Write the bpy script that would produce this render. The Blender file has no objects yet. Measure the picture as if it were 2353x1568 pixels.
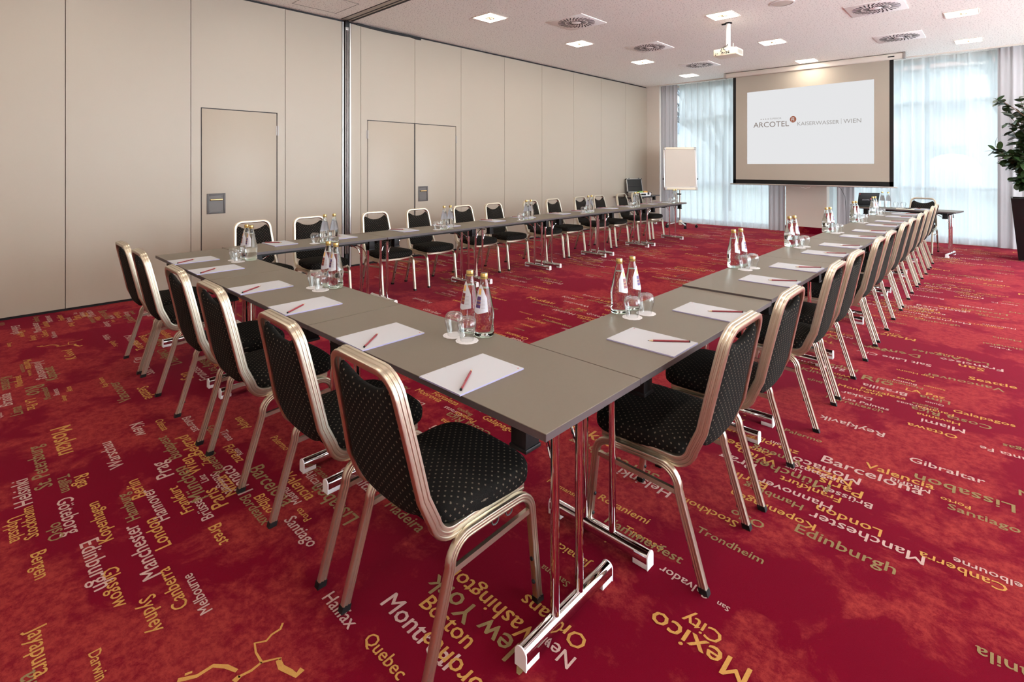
import bpy, bmesh, math, random
import numpy as np
from mathutils import Vector, Matrix

S = bpy.context.scene
COL = S.collection
PI = math.pi

# ------------------------------------------------------------------ camera
cam_d = bpy.data.cameras.new('camera')
cam = bpy.data.objects.new('camera', cam_d)
COL.objects.link(cam)
cam.location = (0, 0, 1.44)
cam.rotation_euler = (PI / 2, 0, math.radians(43.298))
cam_d.sensor_width = 36
cam_d.lens = 1194.2 / 2353 * 36
cam_d.shift_y = -(784 - 381.6) / 2353
cam_d.clip_start = 0.05
cam_d.clip_end = 300
S.camera = cam

# ------------------------------------------------------------------ sky, exposure
world = bpy.data.worlds.new('overcast_sky')
S.world = world
world.use_nodes = True
bg = world.node_tree.nodes['Background']
bg.inputs['Color'].default_value = (0.83, 0.93, 1.0, 1)
bg.inputs['Strength'].default_value = 4.2
S.view_settings.view_transform = 'Standard'
S.view_settings.look = 'None'
S.view_settings.gamma = 1
S.view_settings.use_curve_mapping = False
S.view_settings.exposure = 2.1
LAMP = 9.0            # radiance of a ceiling light's diffuser
LAMP_COL = (1.0, 0.92, 0.79)
S.cycles.max_bounces = 14
S.cycles.diffuse_bounces = 5
S.cycles.transparent_max_bounces = 16
S.cycles.transmission_bounces = 10
S.cycles.glossy_bounces = 4
S.cycles.caustics_reflective = False
S.cycles.sample_clamp_indirect = 6

# ------------------------------------------------------------------ materials
def srgb(r, g, b):
    def f(c):
        c /= 255
        return c / 12.92 if c <= 0.04045 else ((c + 0.055) / 1.055) ** 2.4
    return (f(r), f(g), f(b), 1)

MATS = {}
def mat(name, col, rough=0.5, metal=0.0, **kw):
    m = bpy.data.materials.new(name)
    m.use_nodes = True
    b = m.node_tree.nodes['Principled BSDF']
    b.inputs['Base Color'].default_value = col if len(col) == 4 else (*col, 1)
    b.inputs['Roughness'].default_value = rough
    b.inputs['Metallic'].default_value = metal
    for k, v in kw.items():
        b.inputs[k.replace('_', ' ')].default_value = v
    MATS[name] = m
    return m

class NT:
    """tiny helper to wire nodes"""
    def __init__(s, m):
        s.nt = m.node_tree; s.N = s.nt.nodes; s.L = s.nt.links
        s.b = s.N.get('Principled BSDF'); s.out = s.N.get('Material Output')
    def n(s, t, **kw):
        x = s.N.new(t)
        for k, v in kw.items(): setattr(x, k, v)
        return x
    def link(s, a, b): s.L.new(a, b)
    def math(s, op, a, b=None, c=None):
        x = s.n('ShaderNodeMath', operation=op)
        for i, v in enumerate((a, b, c)):
            if v is None: continue
            if isinstance(v, (int, float)): x.inputs[i].default_value = v
            else: s.link(v, x.inputs[i])
        return x.outputs[0]
    def ramp(s, fac, p):
        x = s.n('ShaderNodeValToRGB')
        e = x.color_ramp.elements
        while len(e) < len(p): e.new(0.5)
        for i, (q, c) in enumerate(p):
            e[i].position = q
            e[i].color = (c, c, c, 1) if isinstance(c, (int, float)) else c
        s.link(fac, x.inputs[0])
        return x.outputs[0]
    def mix(s, fac, a, b):
        x = s.n('ShaderNodeMix', data_type='RGBA')
        for sock, v in ((x.inputs[0], fac), (x.inputs[6], a), (x.inputs[7], b)):
            if isinstance(v, (int, float)): sock.default_value = v
            elif isinstance(v, tuple): sock.default_value = v if len(v) == 4 else (*v, 1)
            else: s.link(v, sock)
        return x.outputs[2]
    def noise(s, vec, scale, detail=4, rough=0.6, out=0):
        x = s.n('ShaderNodeTexNoise')
        x.inputs['Scale'].default_value = scale; x.inputs['Detail'].default_value = detail
        x.inputs['Roughness'].default_value = rough
        if vec is not None: s.link(vec, x.inputs['Vector'])
        return x.outputs[out]
    def obj(s): return s.n('ShaderNodeTexCoord').outputs['Object']
    def bump(s, h, strength=0.2, dist=0.002):
        x = s.n('ShaderNodeBump'); x.inputs['Strength'].default_value = strength; x.inputs['Distance'].default_value = dist
        s.link(h, x.inputs['Height']); s.link(x.outputs[0], s.b.inputs['Normal'])

# carpet: dark crimson pile with lighter, mottled coral patches
m = mat('carpet_red', srgb(150, 10, 40), 0.95, Specular_IOR_Level=0.02, Sheen_Weight=0.22, Sheen_Roughness=0.4, Sheen_Tint=(0.95, 0.16, 0.24, 1))
t = NT(m); v = t.obj()
wv = t.noise(v, 1.1, 3, 0.5, 1)
vv = t.n('ShaderNodeVectorMath', operation='MULTIPLY_ADD'); t.link(wv, vv.inputs[0]); vv.inputs[1].default_value = (0.5, 0.5, 0); t.link(v, vv.inputs[2])
big = t.ramp(t.noise(vv.outputs[0], 1.05, 8, 0.68), [(0.475, 0.0), (0.53, 1.0)])
fine = t.ramp(t.noise(v, 26, 10, 0.85), [(0.43, 0.0), (0.57, 1.0)])
med = t.ramp(t.noise(v, 5, 6, 0.72), [(0.34, 0.0), (0.68, 1.0)])
f1 = t.math('MULTIPLY', big, t.math('ADD', t.math('MULTIPLY', fine, 0.62), t.math('ADD', t.math('MULTIPLY', med, 0.30), 0.06)))
soft = t.ramp(t.noise(v, 0.5, 3, 0.6), [(0.35, 0.0), (0.70, 1.0)])
f2 = t.math('ADD', f1, t.math('MULTIPLY', soft, 0.05))
CARPET_DARK = (0.148, 0.0008, 0.0120); CARPET_LIGHT = (0.37, 0.047, 0.036)
c = t.mix(f2, CARPET_DARK, CARPET_LIGHT)
pile = t.noise(v, 700, 2, 0.7)
c = t.mix(t.math('MULTIPLY', pile, 0.42), c, (0.06, 0.0, 0.004))
t.link(c, t.b.inputs['Base Color']); t.bump(pile, 0.35, 0.003)
def yarn(name, col):
    m = mat(name, col, 0.95, Specular_IOR_Level=0.03)
    t = NT(m); v = t.obj(); p = t.noise(v, 420, 2, 0.6); q = t.noise(v, 30, 4, 0.7)
    c = t.mix(t.math('MULTIPLY', p, 0.45), col, (col[0] * 0.45, col[1] * 0.35, col[2] * 0.3, 1))
    c = t.mix(t.math('MULTIPLY', q, 0.3), c, (0.35, 0.05, 0.04, 1))
    t.link(c, t.b.inputs['Base Color']); t.bump(p, 0.5, 0.004)
yarn('yarn_gold', (0.62, 0.35, 0.095, 1))
yarn('yarn_pale', (0.62, 0.45, 0.41, 1))
yarn('yarn_sage', (0.27, 0.23, 0.105, 1))
mat('carpet_slot', (0.06, 0.03, 0.035), 0.6)

# operable wall panels
m = mat('panel_cream', (0.66, 0.575, 0.49), 0.42)
t = NT(m); n = t.noise(t.obj(), 90, 3, 0.6)
t.link(t.mix(n, (0.408, 0.345, 0.275), (0.422, 0.357, 0.286)), t.b.inputs['Base Color'])
mat('plaster_cream', (0.66, 0.58, 0.51), 0.8)
mat('gap_black', (0.012, 0.010, 0.012), 0.7)
mat('door_edge', (0.018, 0.014, 0.020), 0.6)
mat('recess_grey', (0.13, 0.115, 0.108), 0.5, 0.3)
mat('alu', (0.62, 0.60, 0.58), 0.32, 1.0)
mat('alu_dull', (0.40, 0.37, 0.35), 0.5, 0.8)
mat('steel_grey', (0.085, 0.075, 0.072), 0.5, 0.2)
mat('brass', (0.72, 0.52, 0.25), 0.28, 1.0)
mat('black_plastic', (0.008, 0.0075, 0.008), 0.5, Specular_IOR_Level=0.3)
mat('black_gloss', (0.006, 0.0055, 0.006), 0.25, Specular_IOR_Level=0.25)
mat('white_plastic', (0.80, 0.77, 0.78), 0.4)
mat('cream_plastic', (0.78, 0.70, 0.55), 0.4)
mat('chrome', (0.74, 0.72, 0.725), 0.05, 1.0)

# ceiling board with pinholes
m = mat('ceiling_board', (0.70, 0.65, 0.62), 0.9)
t = NT(m)
x = t.n('ShaderNodeTexVoronoi', voronoi_dimensions='2D'); x.inputs['Scale'].default_value = 30
t.link(t.obj(), x.inputs['Vector'])
y = t.n('ShaderNodeSeparateColor'); t.link(x.outputs['Color'], y.inputs[0])
r = t.math('ADD', t.math('MULTIPLY', y.outputs[0], 0.13), 0.10)
hole = t.math('LESS_THAN', x.outputs['Distance'], r)
hole = t.math('MULTIPLY', hole, t.math('ADD', t.math('MULTIPLY', y.outputs[1], 0.6), 0.25))
t.link(t.mix(hole, (0.95, 0.92, 0.865), (0.44, 0.39, 0.37)), t.b.inputs['Base Color'])

# table top laminate
m = mat('laminate_taupe', (0.165, 0.142, 0.115), 0.44, Specular_IOR_Level=0.32)
t = NT(m); n = t.noise(t.obj(), 60, 4, 0.7)
t.link(t.mix(n, (0.142, 0.116, 0.086), (0.158, 0.129, 0.097)), t.b.inputs['Base Color'])
mat('edge_taupe', (0.085, 0.068, 0.070), 0.42)

# chair metal and fabric
m = mat('champagne_metal', (0.60, 0.535, 0.425), 0.34, 1.0)
t = NT(m); n = t.noise(t.obj(), 900, 2, 0.5)
t.link(t.ramp(n, [(0.3, 0.30), (0.7, 0.40)]), t.b.inputs['Roughness'])
m = mat('fabric_black', (0.016, 0.015, 0.014), 1.0, Specular_IOR_Level=0.06)
t = NT(m)
uv = t.n('ShaderNodeUVMap'); sp = t.n('ShaderNodeSeparateXYZ'); t.link(uv.outputs[0], sp.inputs[0])
def cross(off):
    a = t.math('ABSOLUTE', t.math('SUBTRACT', t.math('FRACT', t.math('ADD', t.math('DIVIDE', sp.outputs[0], 0.0275), off + 50)), 0.5))
    b = t.math('ABSOLUTE', t.math('SUBTRACT', t.math('FRACT', t.math('ADD', t.math('DIVIDE', sp.outputs[1], 0.0275), off + 50)), 0.5))
    return t.math('MULTIPLY', t.math('LESS_THAN', t.math('MINIMUM', a, b), 0.045), t.math('LESS_THAN', t.math('MAXIMUM', a, b), 0.115))
motif = t.math('MAXIMUM', cross(0.0), cross(0.5))
weave = t.noise(uv.outputs[0], 900, 2, 0.6)
c = t.mix(t.ramp(weave, [(0.35, 0.0), (0.7, 1.0)]), (0.005, 0.0046, 0.0042), (0.022, 0.0195, 0.018))
t.link(t.mix(motif, c, (0.13, 0.106, 0.08)), t.b.inputs['Base Color'])
t.bump(weave, 0.3, 0.001)

# paper, pencils, bottles, glass
mat('paper_white', (0.475, 0.480, 0.505), 0.8)
mat('coaster_white', (0.78, 0.75, 0.75), 0.8)
mat('paper_edge', (0.42, 0.40, 0.62), 0.8)
mat('ink_grey', (0.36, 0.34, 0.38), 0.7)
mat('ink_red', (0.45, 0.03, 0.05), 0.7)
mat('pencil_red', (0.235, 0.010, 0.022), 0.35)
mat('pencil_wood', (0.62, 0.44, 0.27), 0.7)
mat('pencil_white', (0.75, 0.70, 0.70), 0.6)
mat('cap_gold', (0.78, 0.58, 0.20), 0.33, 0.9)
mat('cap_brown', (0.12, 0.05, 0.04), 0.4, 0.3)
mat('label_silver', (0.62, 0.62, 0.68), 0.45)
mat('label_purple', (0.075, 0.03, 0.16), 0.4)
mat('label_bordeaux', (0.19, 0.02, 0.03), 0.4)
mat('print_gold', (0.75, 0.45, 0.12), 0.4)
m = mat('bottle_glass', (0.955, 0.985, 0.97), 0.01, Transmission_Weight=1.0, IOR=1.36)
m = mat('bottle_foot', (0.62, 0.86, 0.74), 0.02, Transmission_Weight=1.0, IOR=1.45)
m = bpy.data.materials.new('thin_glass'); m.use_nodes = True; MATS['thin_glass'] = m
t = NT(m); t.N.remove(t.b)
tr = t.n('ShaderNodeBsdfTransparent'); tr.inputs[0].default_value = (0.985, 0.99, 0.99, 1)
gl = t.n('ShaderNodeBsdfGlossy'); gl.inputs['Roughness'].default_value = 0.02
lw = t.n('ShaderNodeLayerWeight'); lw.inputs[0].default_value = 0.5
ms = t.n('ShaderNodeMixShader')
t.link(t.math('ADD', t.math('MULTIPLY', t.math('POWER', lw.outputs['Facing'], 2.6), 0.80), 0.05), ms.inputs[0]); t.link(tr.outputs[0], ms.inputs[1]); t.link(gl.outputs[0], ms.inputs[2])
t.link(ms.outputs[0], t.out.inputs[0])
m = bpy.data.materials.new('window_glass'); m.use_nodes = True; MATS['window_glass'] = m
t = NT(m); t.N.remove(t.b)
tr = t.n('ShaderNodeBsdfTransparent'); tr.inputs[0].default_value = (0.475, 0.490, 0.497, 1)  # even tint added to hold back daylight through the visible windows
gl = t.n('ShaderNodeBsdfGlossy'); gl.inputs['Roughness'].default_value = 0.0
ms = t.n('ShaderNodeMixShader'); ms.inputs[0].default_value = 0.06
t.link(tr.outputs[0], ms.inputs[1]); t.link(gl.outputs[0], ms.inputs[2]); t.link(ms.outputs[0], t.out.inputs[0])

def cloth(name, col, clear, trans):
    m = bpy.data.materials.new(name); m.use_nodes = True; MATS[name] = m
    t = NT(m); t.N.remove(t.b)
    tp = t.n('ShaderNodeBsdfTransparent')
    tl = t.n('ShaderNodeBsdfTranslucent'); tl.inputs[0].default_value = (*col, 1)
    df = t.n('ShaderNodeBsdfDiffuse'); df.inputs[0].default_value = (*col, 1)
    a = t.n('ShaderNodeMixShader'); a.inputs[0].default_value = trans
    t.link(df.outputs[0], a.inputs[1]); t.link(tl.outputs[0], a.inputs[2])
    b = t.n('ShaderNodeMixShader')                  # the weave closes up where a fold turns away
    lw = t.n('ShaderNodeLayerWeight'); lw.inputs[0].default_value = 0.5
    t.link(t.math('MULTIPLY', t.math('SUBTRACT', 1.0, lw.outputs['Facing']), clear), b.inputs[0])
    t.link(a.outputs[0], b.inputs[1]); t.link(tp.outputs[0], b.inputs[2])
    t.link(b.outputs[0], t.out.inputs[0])
cloth('sheer_white', (0.80, 0.83, 0.84), 0.34, 0.62)
cloth('sheer_dense', (0.86, 0.86, 0.86), 0.02, 0.80)  # for the added right-hand curtains: spreads daylight evenly up and down
cloth('drape_grey', (0.50, 0.46, 0.47), 0.0, 0.30)
mat('window_frame', (0.50, 0.57, 0.62), 0.5)
mat('screen_fabric', (0.41, 0.355, 0.29), 0.85)
mat('flip_paper', (0.62, 0.55, 0.48), 0.85)
def emit(name, col, s):
    m = bpy.data.materials.new(name); m.use_nodes = True; MATS[name] = m
    t = NT(m); t.N.remove(t.b)
    e = t.n('ShaderNodeEmission'); e.inputs[0].default_value = (*col, 1); e.inputs[1].default_value = s
    t.link(e.outputs[0], t.out.inputs[0])
emit('projected_white', (0.98, 0.985, 1.0), 0.188)
emit('projected_brown', (0.30, 0.235, 0.205), 0.188)
emit('projected_grey', (0.46, 0.43, 0.41), 0.188)
emit('projected_red', (0.40, 0.13, 0.075), 0.20)
emit('lamp_glow', LAMP_COL, LAMP)
mat('lamp_trim', (0.85, 0.80, 0.70), 0.4)
mat('vent_white', (0.93, 0.90, 0.88), 0.5)
mat('slot_black', (0.015, 0.013, 0.013), 0.8)
mat('leaf_green', (0.032, 0.062, 0.020), 0.32)
mat('bark', (0.16, 0.10, 0.06), 0.8)
mat('soil', (0.03, 0.02, 0.015), 0.95)
mat('lawn', (0.30, 0.32, 0.29), 0.95)
mat('facade', (0.45, 0.45, 0.45), 0.9)
mat('facade_pane', (0.26, 0.29, 0.32), 0.4)
mat('roof_tile', (0.34, 0.19, 0.15), 0.9)
mat('winter_bark', (0.14, 0.14, 0.14), 0.9)
mat('foam_black', (0.035, 0.034, 0.033), 0.95)
mat('marker_green', (0.22, 0.42, 0.10), 0.5)
mat('marker_orange', (0.75, 0.35, 0.05), 0.5)
mat('lcd_dark', (0.02, 0.02, 0.025), 0.25)

# ------------------------------------------------------------------ mesh helpers
class MB:
    def __init__(s): s.v = []; s.f = []; s.m = []; s.uv = []
    def add(s, vs, fs, mi=0, uvs=None):
        o = len(s.v); s.v += [tuple(p) for p in vs]
        for k, f in enumerate(fs):
            s.f.append(tuple(i + o for i in f)); s.m.append(mi)
            s.uv.append(uvs[k] if uvs else None)
        return s
    def box(s, x0, x1, y0, y1, z0, z1, mi=0, bev=0.0, M=None, seg=2):
        bm = bmesh.new()
        bmesh.ops.create_cube(bm, size=1)
        bmesh.ops.scale(bm, vec=(x1 - x0, y1 - y0, z1 - z0), verts=bm.verts)
        if bev > 0:
            bmesh.ops.bevel(bm, geom=list(bm.edges), offset=bev, segments=seg, affect='EDGES', profile=0.5)
        bmesh.ops.translate(bm, vec=((x0 + x1) / 2, (y0 + y1) / 2, (z0 + z1) / 2), verts=bm.verts)
        if M is not None: bmesh.ops.transform(bm, matrix=M, verts=bm.verts)
        bm.verts.index_update()
        s.add([v.co[:] for v in bm.verts], [[v.index for v in f.verts] for f in bm.faces], mi)
        bm.free(); return s
    def prism(s, poly, z0, z1, mi=0, M=None, side=None):
        n = len(poly)
        vs = [(x, y, z0) for x, y in poly] + [(x, y, z1) for x, y in poly]
        if M is not None: vs = [M @ Vector(p) for p in vs]
        o = len(s.v); s.v += [tuple(p) for p in vs]
        s.f.append(tuple(o + i for i in range(n - 1, -1, -1))); s.m.append(mi); s.uv.append(None)
        s.f.append(tuple(o + n + i for i in range(n))); s.m.append(mi); s.uv.append(None)
        for i in range(n):
            j = (i + 1) % n
            s.f.append((o + i, o + j, o + n + j, o + n + i)); s.m.append(mi if side is None else side); s.uv.append(None)
        return s
    def lathe(s, prof, n=24, mi=0, c=(0, 0, 0), cap0=True, cap1=True, M=None):
        vs = []; fs = []
        for r, z in prof:
            for k in range(n):
                a = 2 * PI * k / n
                p = Vector((r * math.cos(a) + c[0], r * math.sin(a) + c[1], z + c[2]))
                vs.append(M @ p if M is not None else p)
        for i in range(len(prof) - 1):
            for k in range(n):
                l = (k + 1) % n
                fs.append((i * n + k, i * n + l, (i + 1) * n + l, (i + 1) * n + k))
        if cap0: fs.append(tuple(range(n - 1, -1, -1)))
        if cap1: fs.append(tuple((len(prof) - 1) * n + k for k in range(n)))
        return s.add(vs, fs, mi)
    def sweep(s, path, sec, a0, mi=0, caps=True):
        """sweep closed section [(a,b)...] along path with parallel transport; a0 = initial 'a' direction"""
        P = [Vector(p) for p in path]; n = len(sec); vs = []; fs = []
        T = []
        for i in range(len(P)):
            d = (P[min(i + 1, len(P) - 1)] - P[max(i - 1, 0)]); T.append(d.normalized())
        a = Vector(a0); a = (a - T[0] * a.dot(T[0])).normalized()
        for i, p in enumerate(P):
            if i:
                q = T[i - 1].rotation_difference(T[i]); a = (q @ a); a = (a - T[i] * a.dot(T[i])).normalized()
            b = T[i].cross(a)
            k = 1.0
            if 0 < i < len(P) - 1:
                ca = (P[i] - P[i - 1]).normalized().dot((P[i + 1] - P[i]).normalized())
                k = 1.0 / max(0.5, math.sqrt((1 + ca) / 2))
            for u, w in sec: vs.append(p + a * u + b * w)
        for i in range(len(P) - 1):
            for j in range(n):
                l = (j + 1) % n
                fs.append((i * n + j, i * n + l, (i + 1) * n + l, (i + 1) * n + j))
        if caps:
            fs.append(tuple(range(n - 1, -1, -1))); fs.append(tuple((len(P) - 1) * n + j for j in range(n)))
        return s.add(vs, fs, mi)
    def tube(s, path, r, n=10, mi=0, caps=True):
        P = [Vector(p) for p in path]
        d = (P[1] - P[0]).normalized(); a = d.orthogonal()
        return s.sweep(path, [(r * math.cos(2 * PI * k / n), r * math.sin(2 * PI * k / n)) for k in range(n)], a, mi, caps)
    def xf(s, M):
        s.v = [tuple(M @ Vector(p)) for p in s.v]; return s
    def mesh(s, name, mats, angle=40):
        me = bpy.data.meshes.new(name)
        me.from_pydata(s.v, [], s.f)
        for mm in (mats if isinstance(mats, (list, tuple)) else [mats]): me.materials.append(MATS[mm])
        me.polygons.foreach_set('material_index', s.m)
        if any(u is not None for u in s.uv):
            l = me.uv_layers.new(name='UVMap'); i = 0
            for f, u in zip(s.f, s.uv):
                for k in range(len(f)):
                    l.data[i].uv = u[k] if u else (0, 0); i += 1
        me.validate(); me.update()
        bm = bmesh.new(); bm.from_mesh(me); bmesh.ops.recalc_face_normals(bm, faces=bm.faces); bm.to_mesh(me); bm.free()
        if angle:
            me.polygons.foreach_set('use_smooth', [True] * len(me.polygons))
            me.set_sharp_from_angle(angle=math.radians(angle))
        return me
    def obj(s, name, mats, parent=None, angle=40, loc=None):
        o = bpy.data.objects.new(name, s.mesh(name, mats, angle))
        COL.objects.link(o)
        if parent is not None: o.parent = parent
        if loc is not None: o.location = loc
        return o

def inst(name, me, parent=None, loc=(0, 0, 0), rz=0):
    o = bpy.data.objects.new(name, me); COL.objects.link(o)
    o.location = loc; o.rotation_euler = (0, 0, rz)
    if parent is not None: o.parent = parent
    return o

def tag(o, label, cat, group=None, kind=None):
    o['label'] = label; o['category'] = cat
    if group: o['group'] = group
    if kind: o['kind'] = kind
    return o

def thing(name, label, cat, loc=(0, 0, 0), rz=0.0, group=None):
    o = bpy.data.objects.new(name, None); COL.objects.link(o)
    o.location = loc; o.rotation_euler = (0, 0, rz); o.empty_display_size = 0.05
    return tag(o, label, cat, group)

def dup(root, label, loc, rz=0.0, group=None, scale=None):
    r = root.copy(); COL.objects.link(r); r.location = loc; r.rotation_euler = (0, 0, rz)
    r['label'] = label
    if group: r['group'] = group
    if scale: r.scale = scale
    for ch in list(root.children):
        c = ch.copy(); COL.objects.link(c); c.parent = r
        for g in list(ch.children):
            d = g.copy(); COL.objects.link(d); d.parent = c
    return r

def struct(o):
    o['kind'] = 'structure'; return o

def arc(c, r, a0, a1, n, ax=(1, 0, 0), ay=(0, 1, 0)):
    c = Vector(c); ax = Vector(ax); ay = Vector(ay)
    return [c + ax * (r * math.cos(a0 + (a1 - a0) * k / n)) + ay * (r * math.sin(a0 + (a1 - a0) * k / n)) for k in range(n + 1)]

TXT = {}
def text_mesh(s, res=2):
    """glyph outlines of a string as (verts Nx2 from 0 at the left of the baseline, faces, width)"""
    if (s, res) in TXT: return TXT[(s, res)]
    cu = bpy.data.curves.new('glyphs', 'FONT'); cu.body = s; cu.resolution_u = res
    o = bpy.data.objects.new('glyphs', cu); COL.objects.link(o)
    dg = bpy.context.evaluated_depsgraph_get()
    me = bpy.data.meshes.new_from_object(o.evaluated_get(dg))
    v = np.array([p.co[:2] for p in me.vertices]).reshape(-1, 2)
    f = [tuple(p.vertices) for p in me.polygons]
    bpy.data.objects.remove(o); bpy.data.curves.remove(cu); bpy.data.meshes.remove(me)
    x0 = v[:, 0].min(); v[:, 0] -= x0
    TXT[(s, res)] = (v, f, float(v[:, 0].max()))
    return TXT[(s, res)]

def add_text(mb, s, M, width=None, size=None, mi=0, res=2):
    """text in the local xy plane of matrix M, left end of the baseline at its origin"""
    v, f, w = text_mesh(s, res)
    k = (width / w) if width else size
    mb.add([M @ Vector((p[0] * k, p[1] * k, 0)) for p in v], f, mi)
    return w * k

def ordn(i):
    return ['first', 'second', 'third', 'fourth', 'fifth', 'sixth', 'seventh', 'eighth', 'ninth', 'tenth', 'eleventh', 'twelfth'][i]

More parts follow.
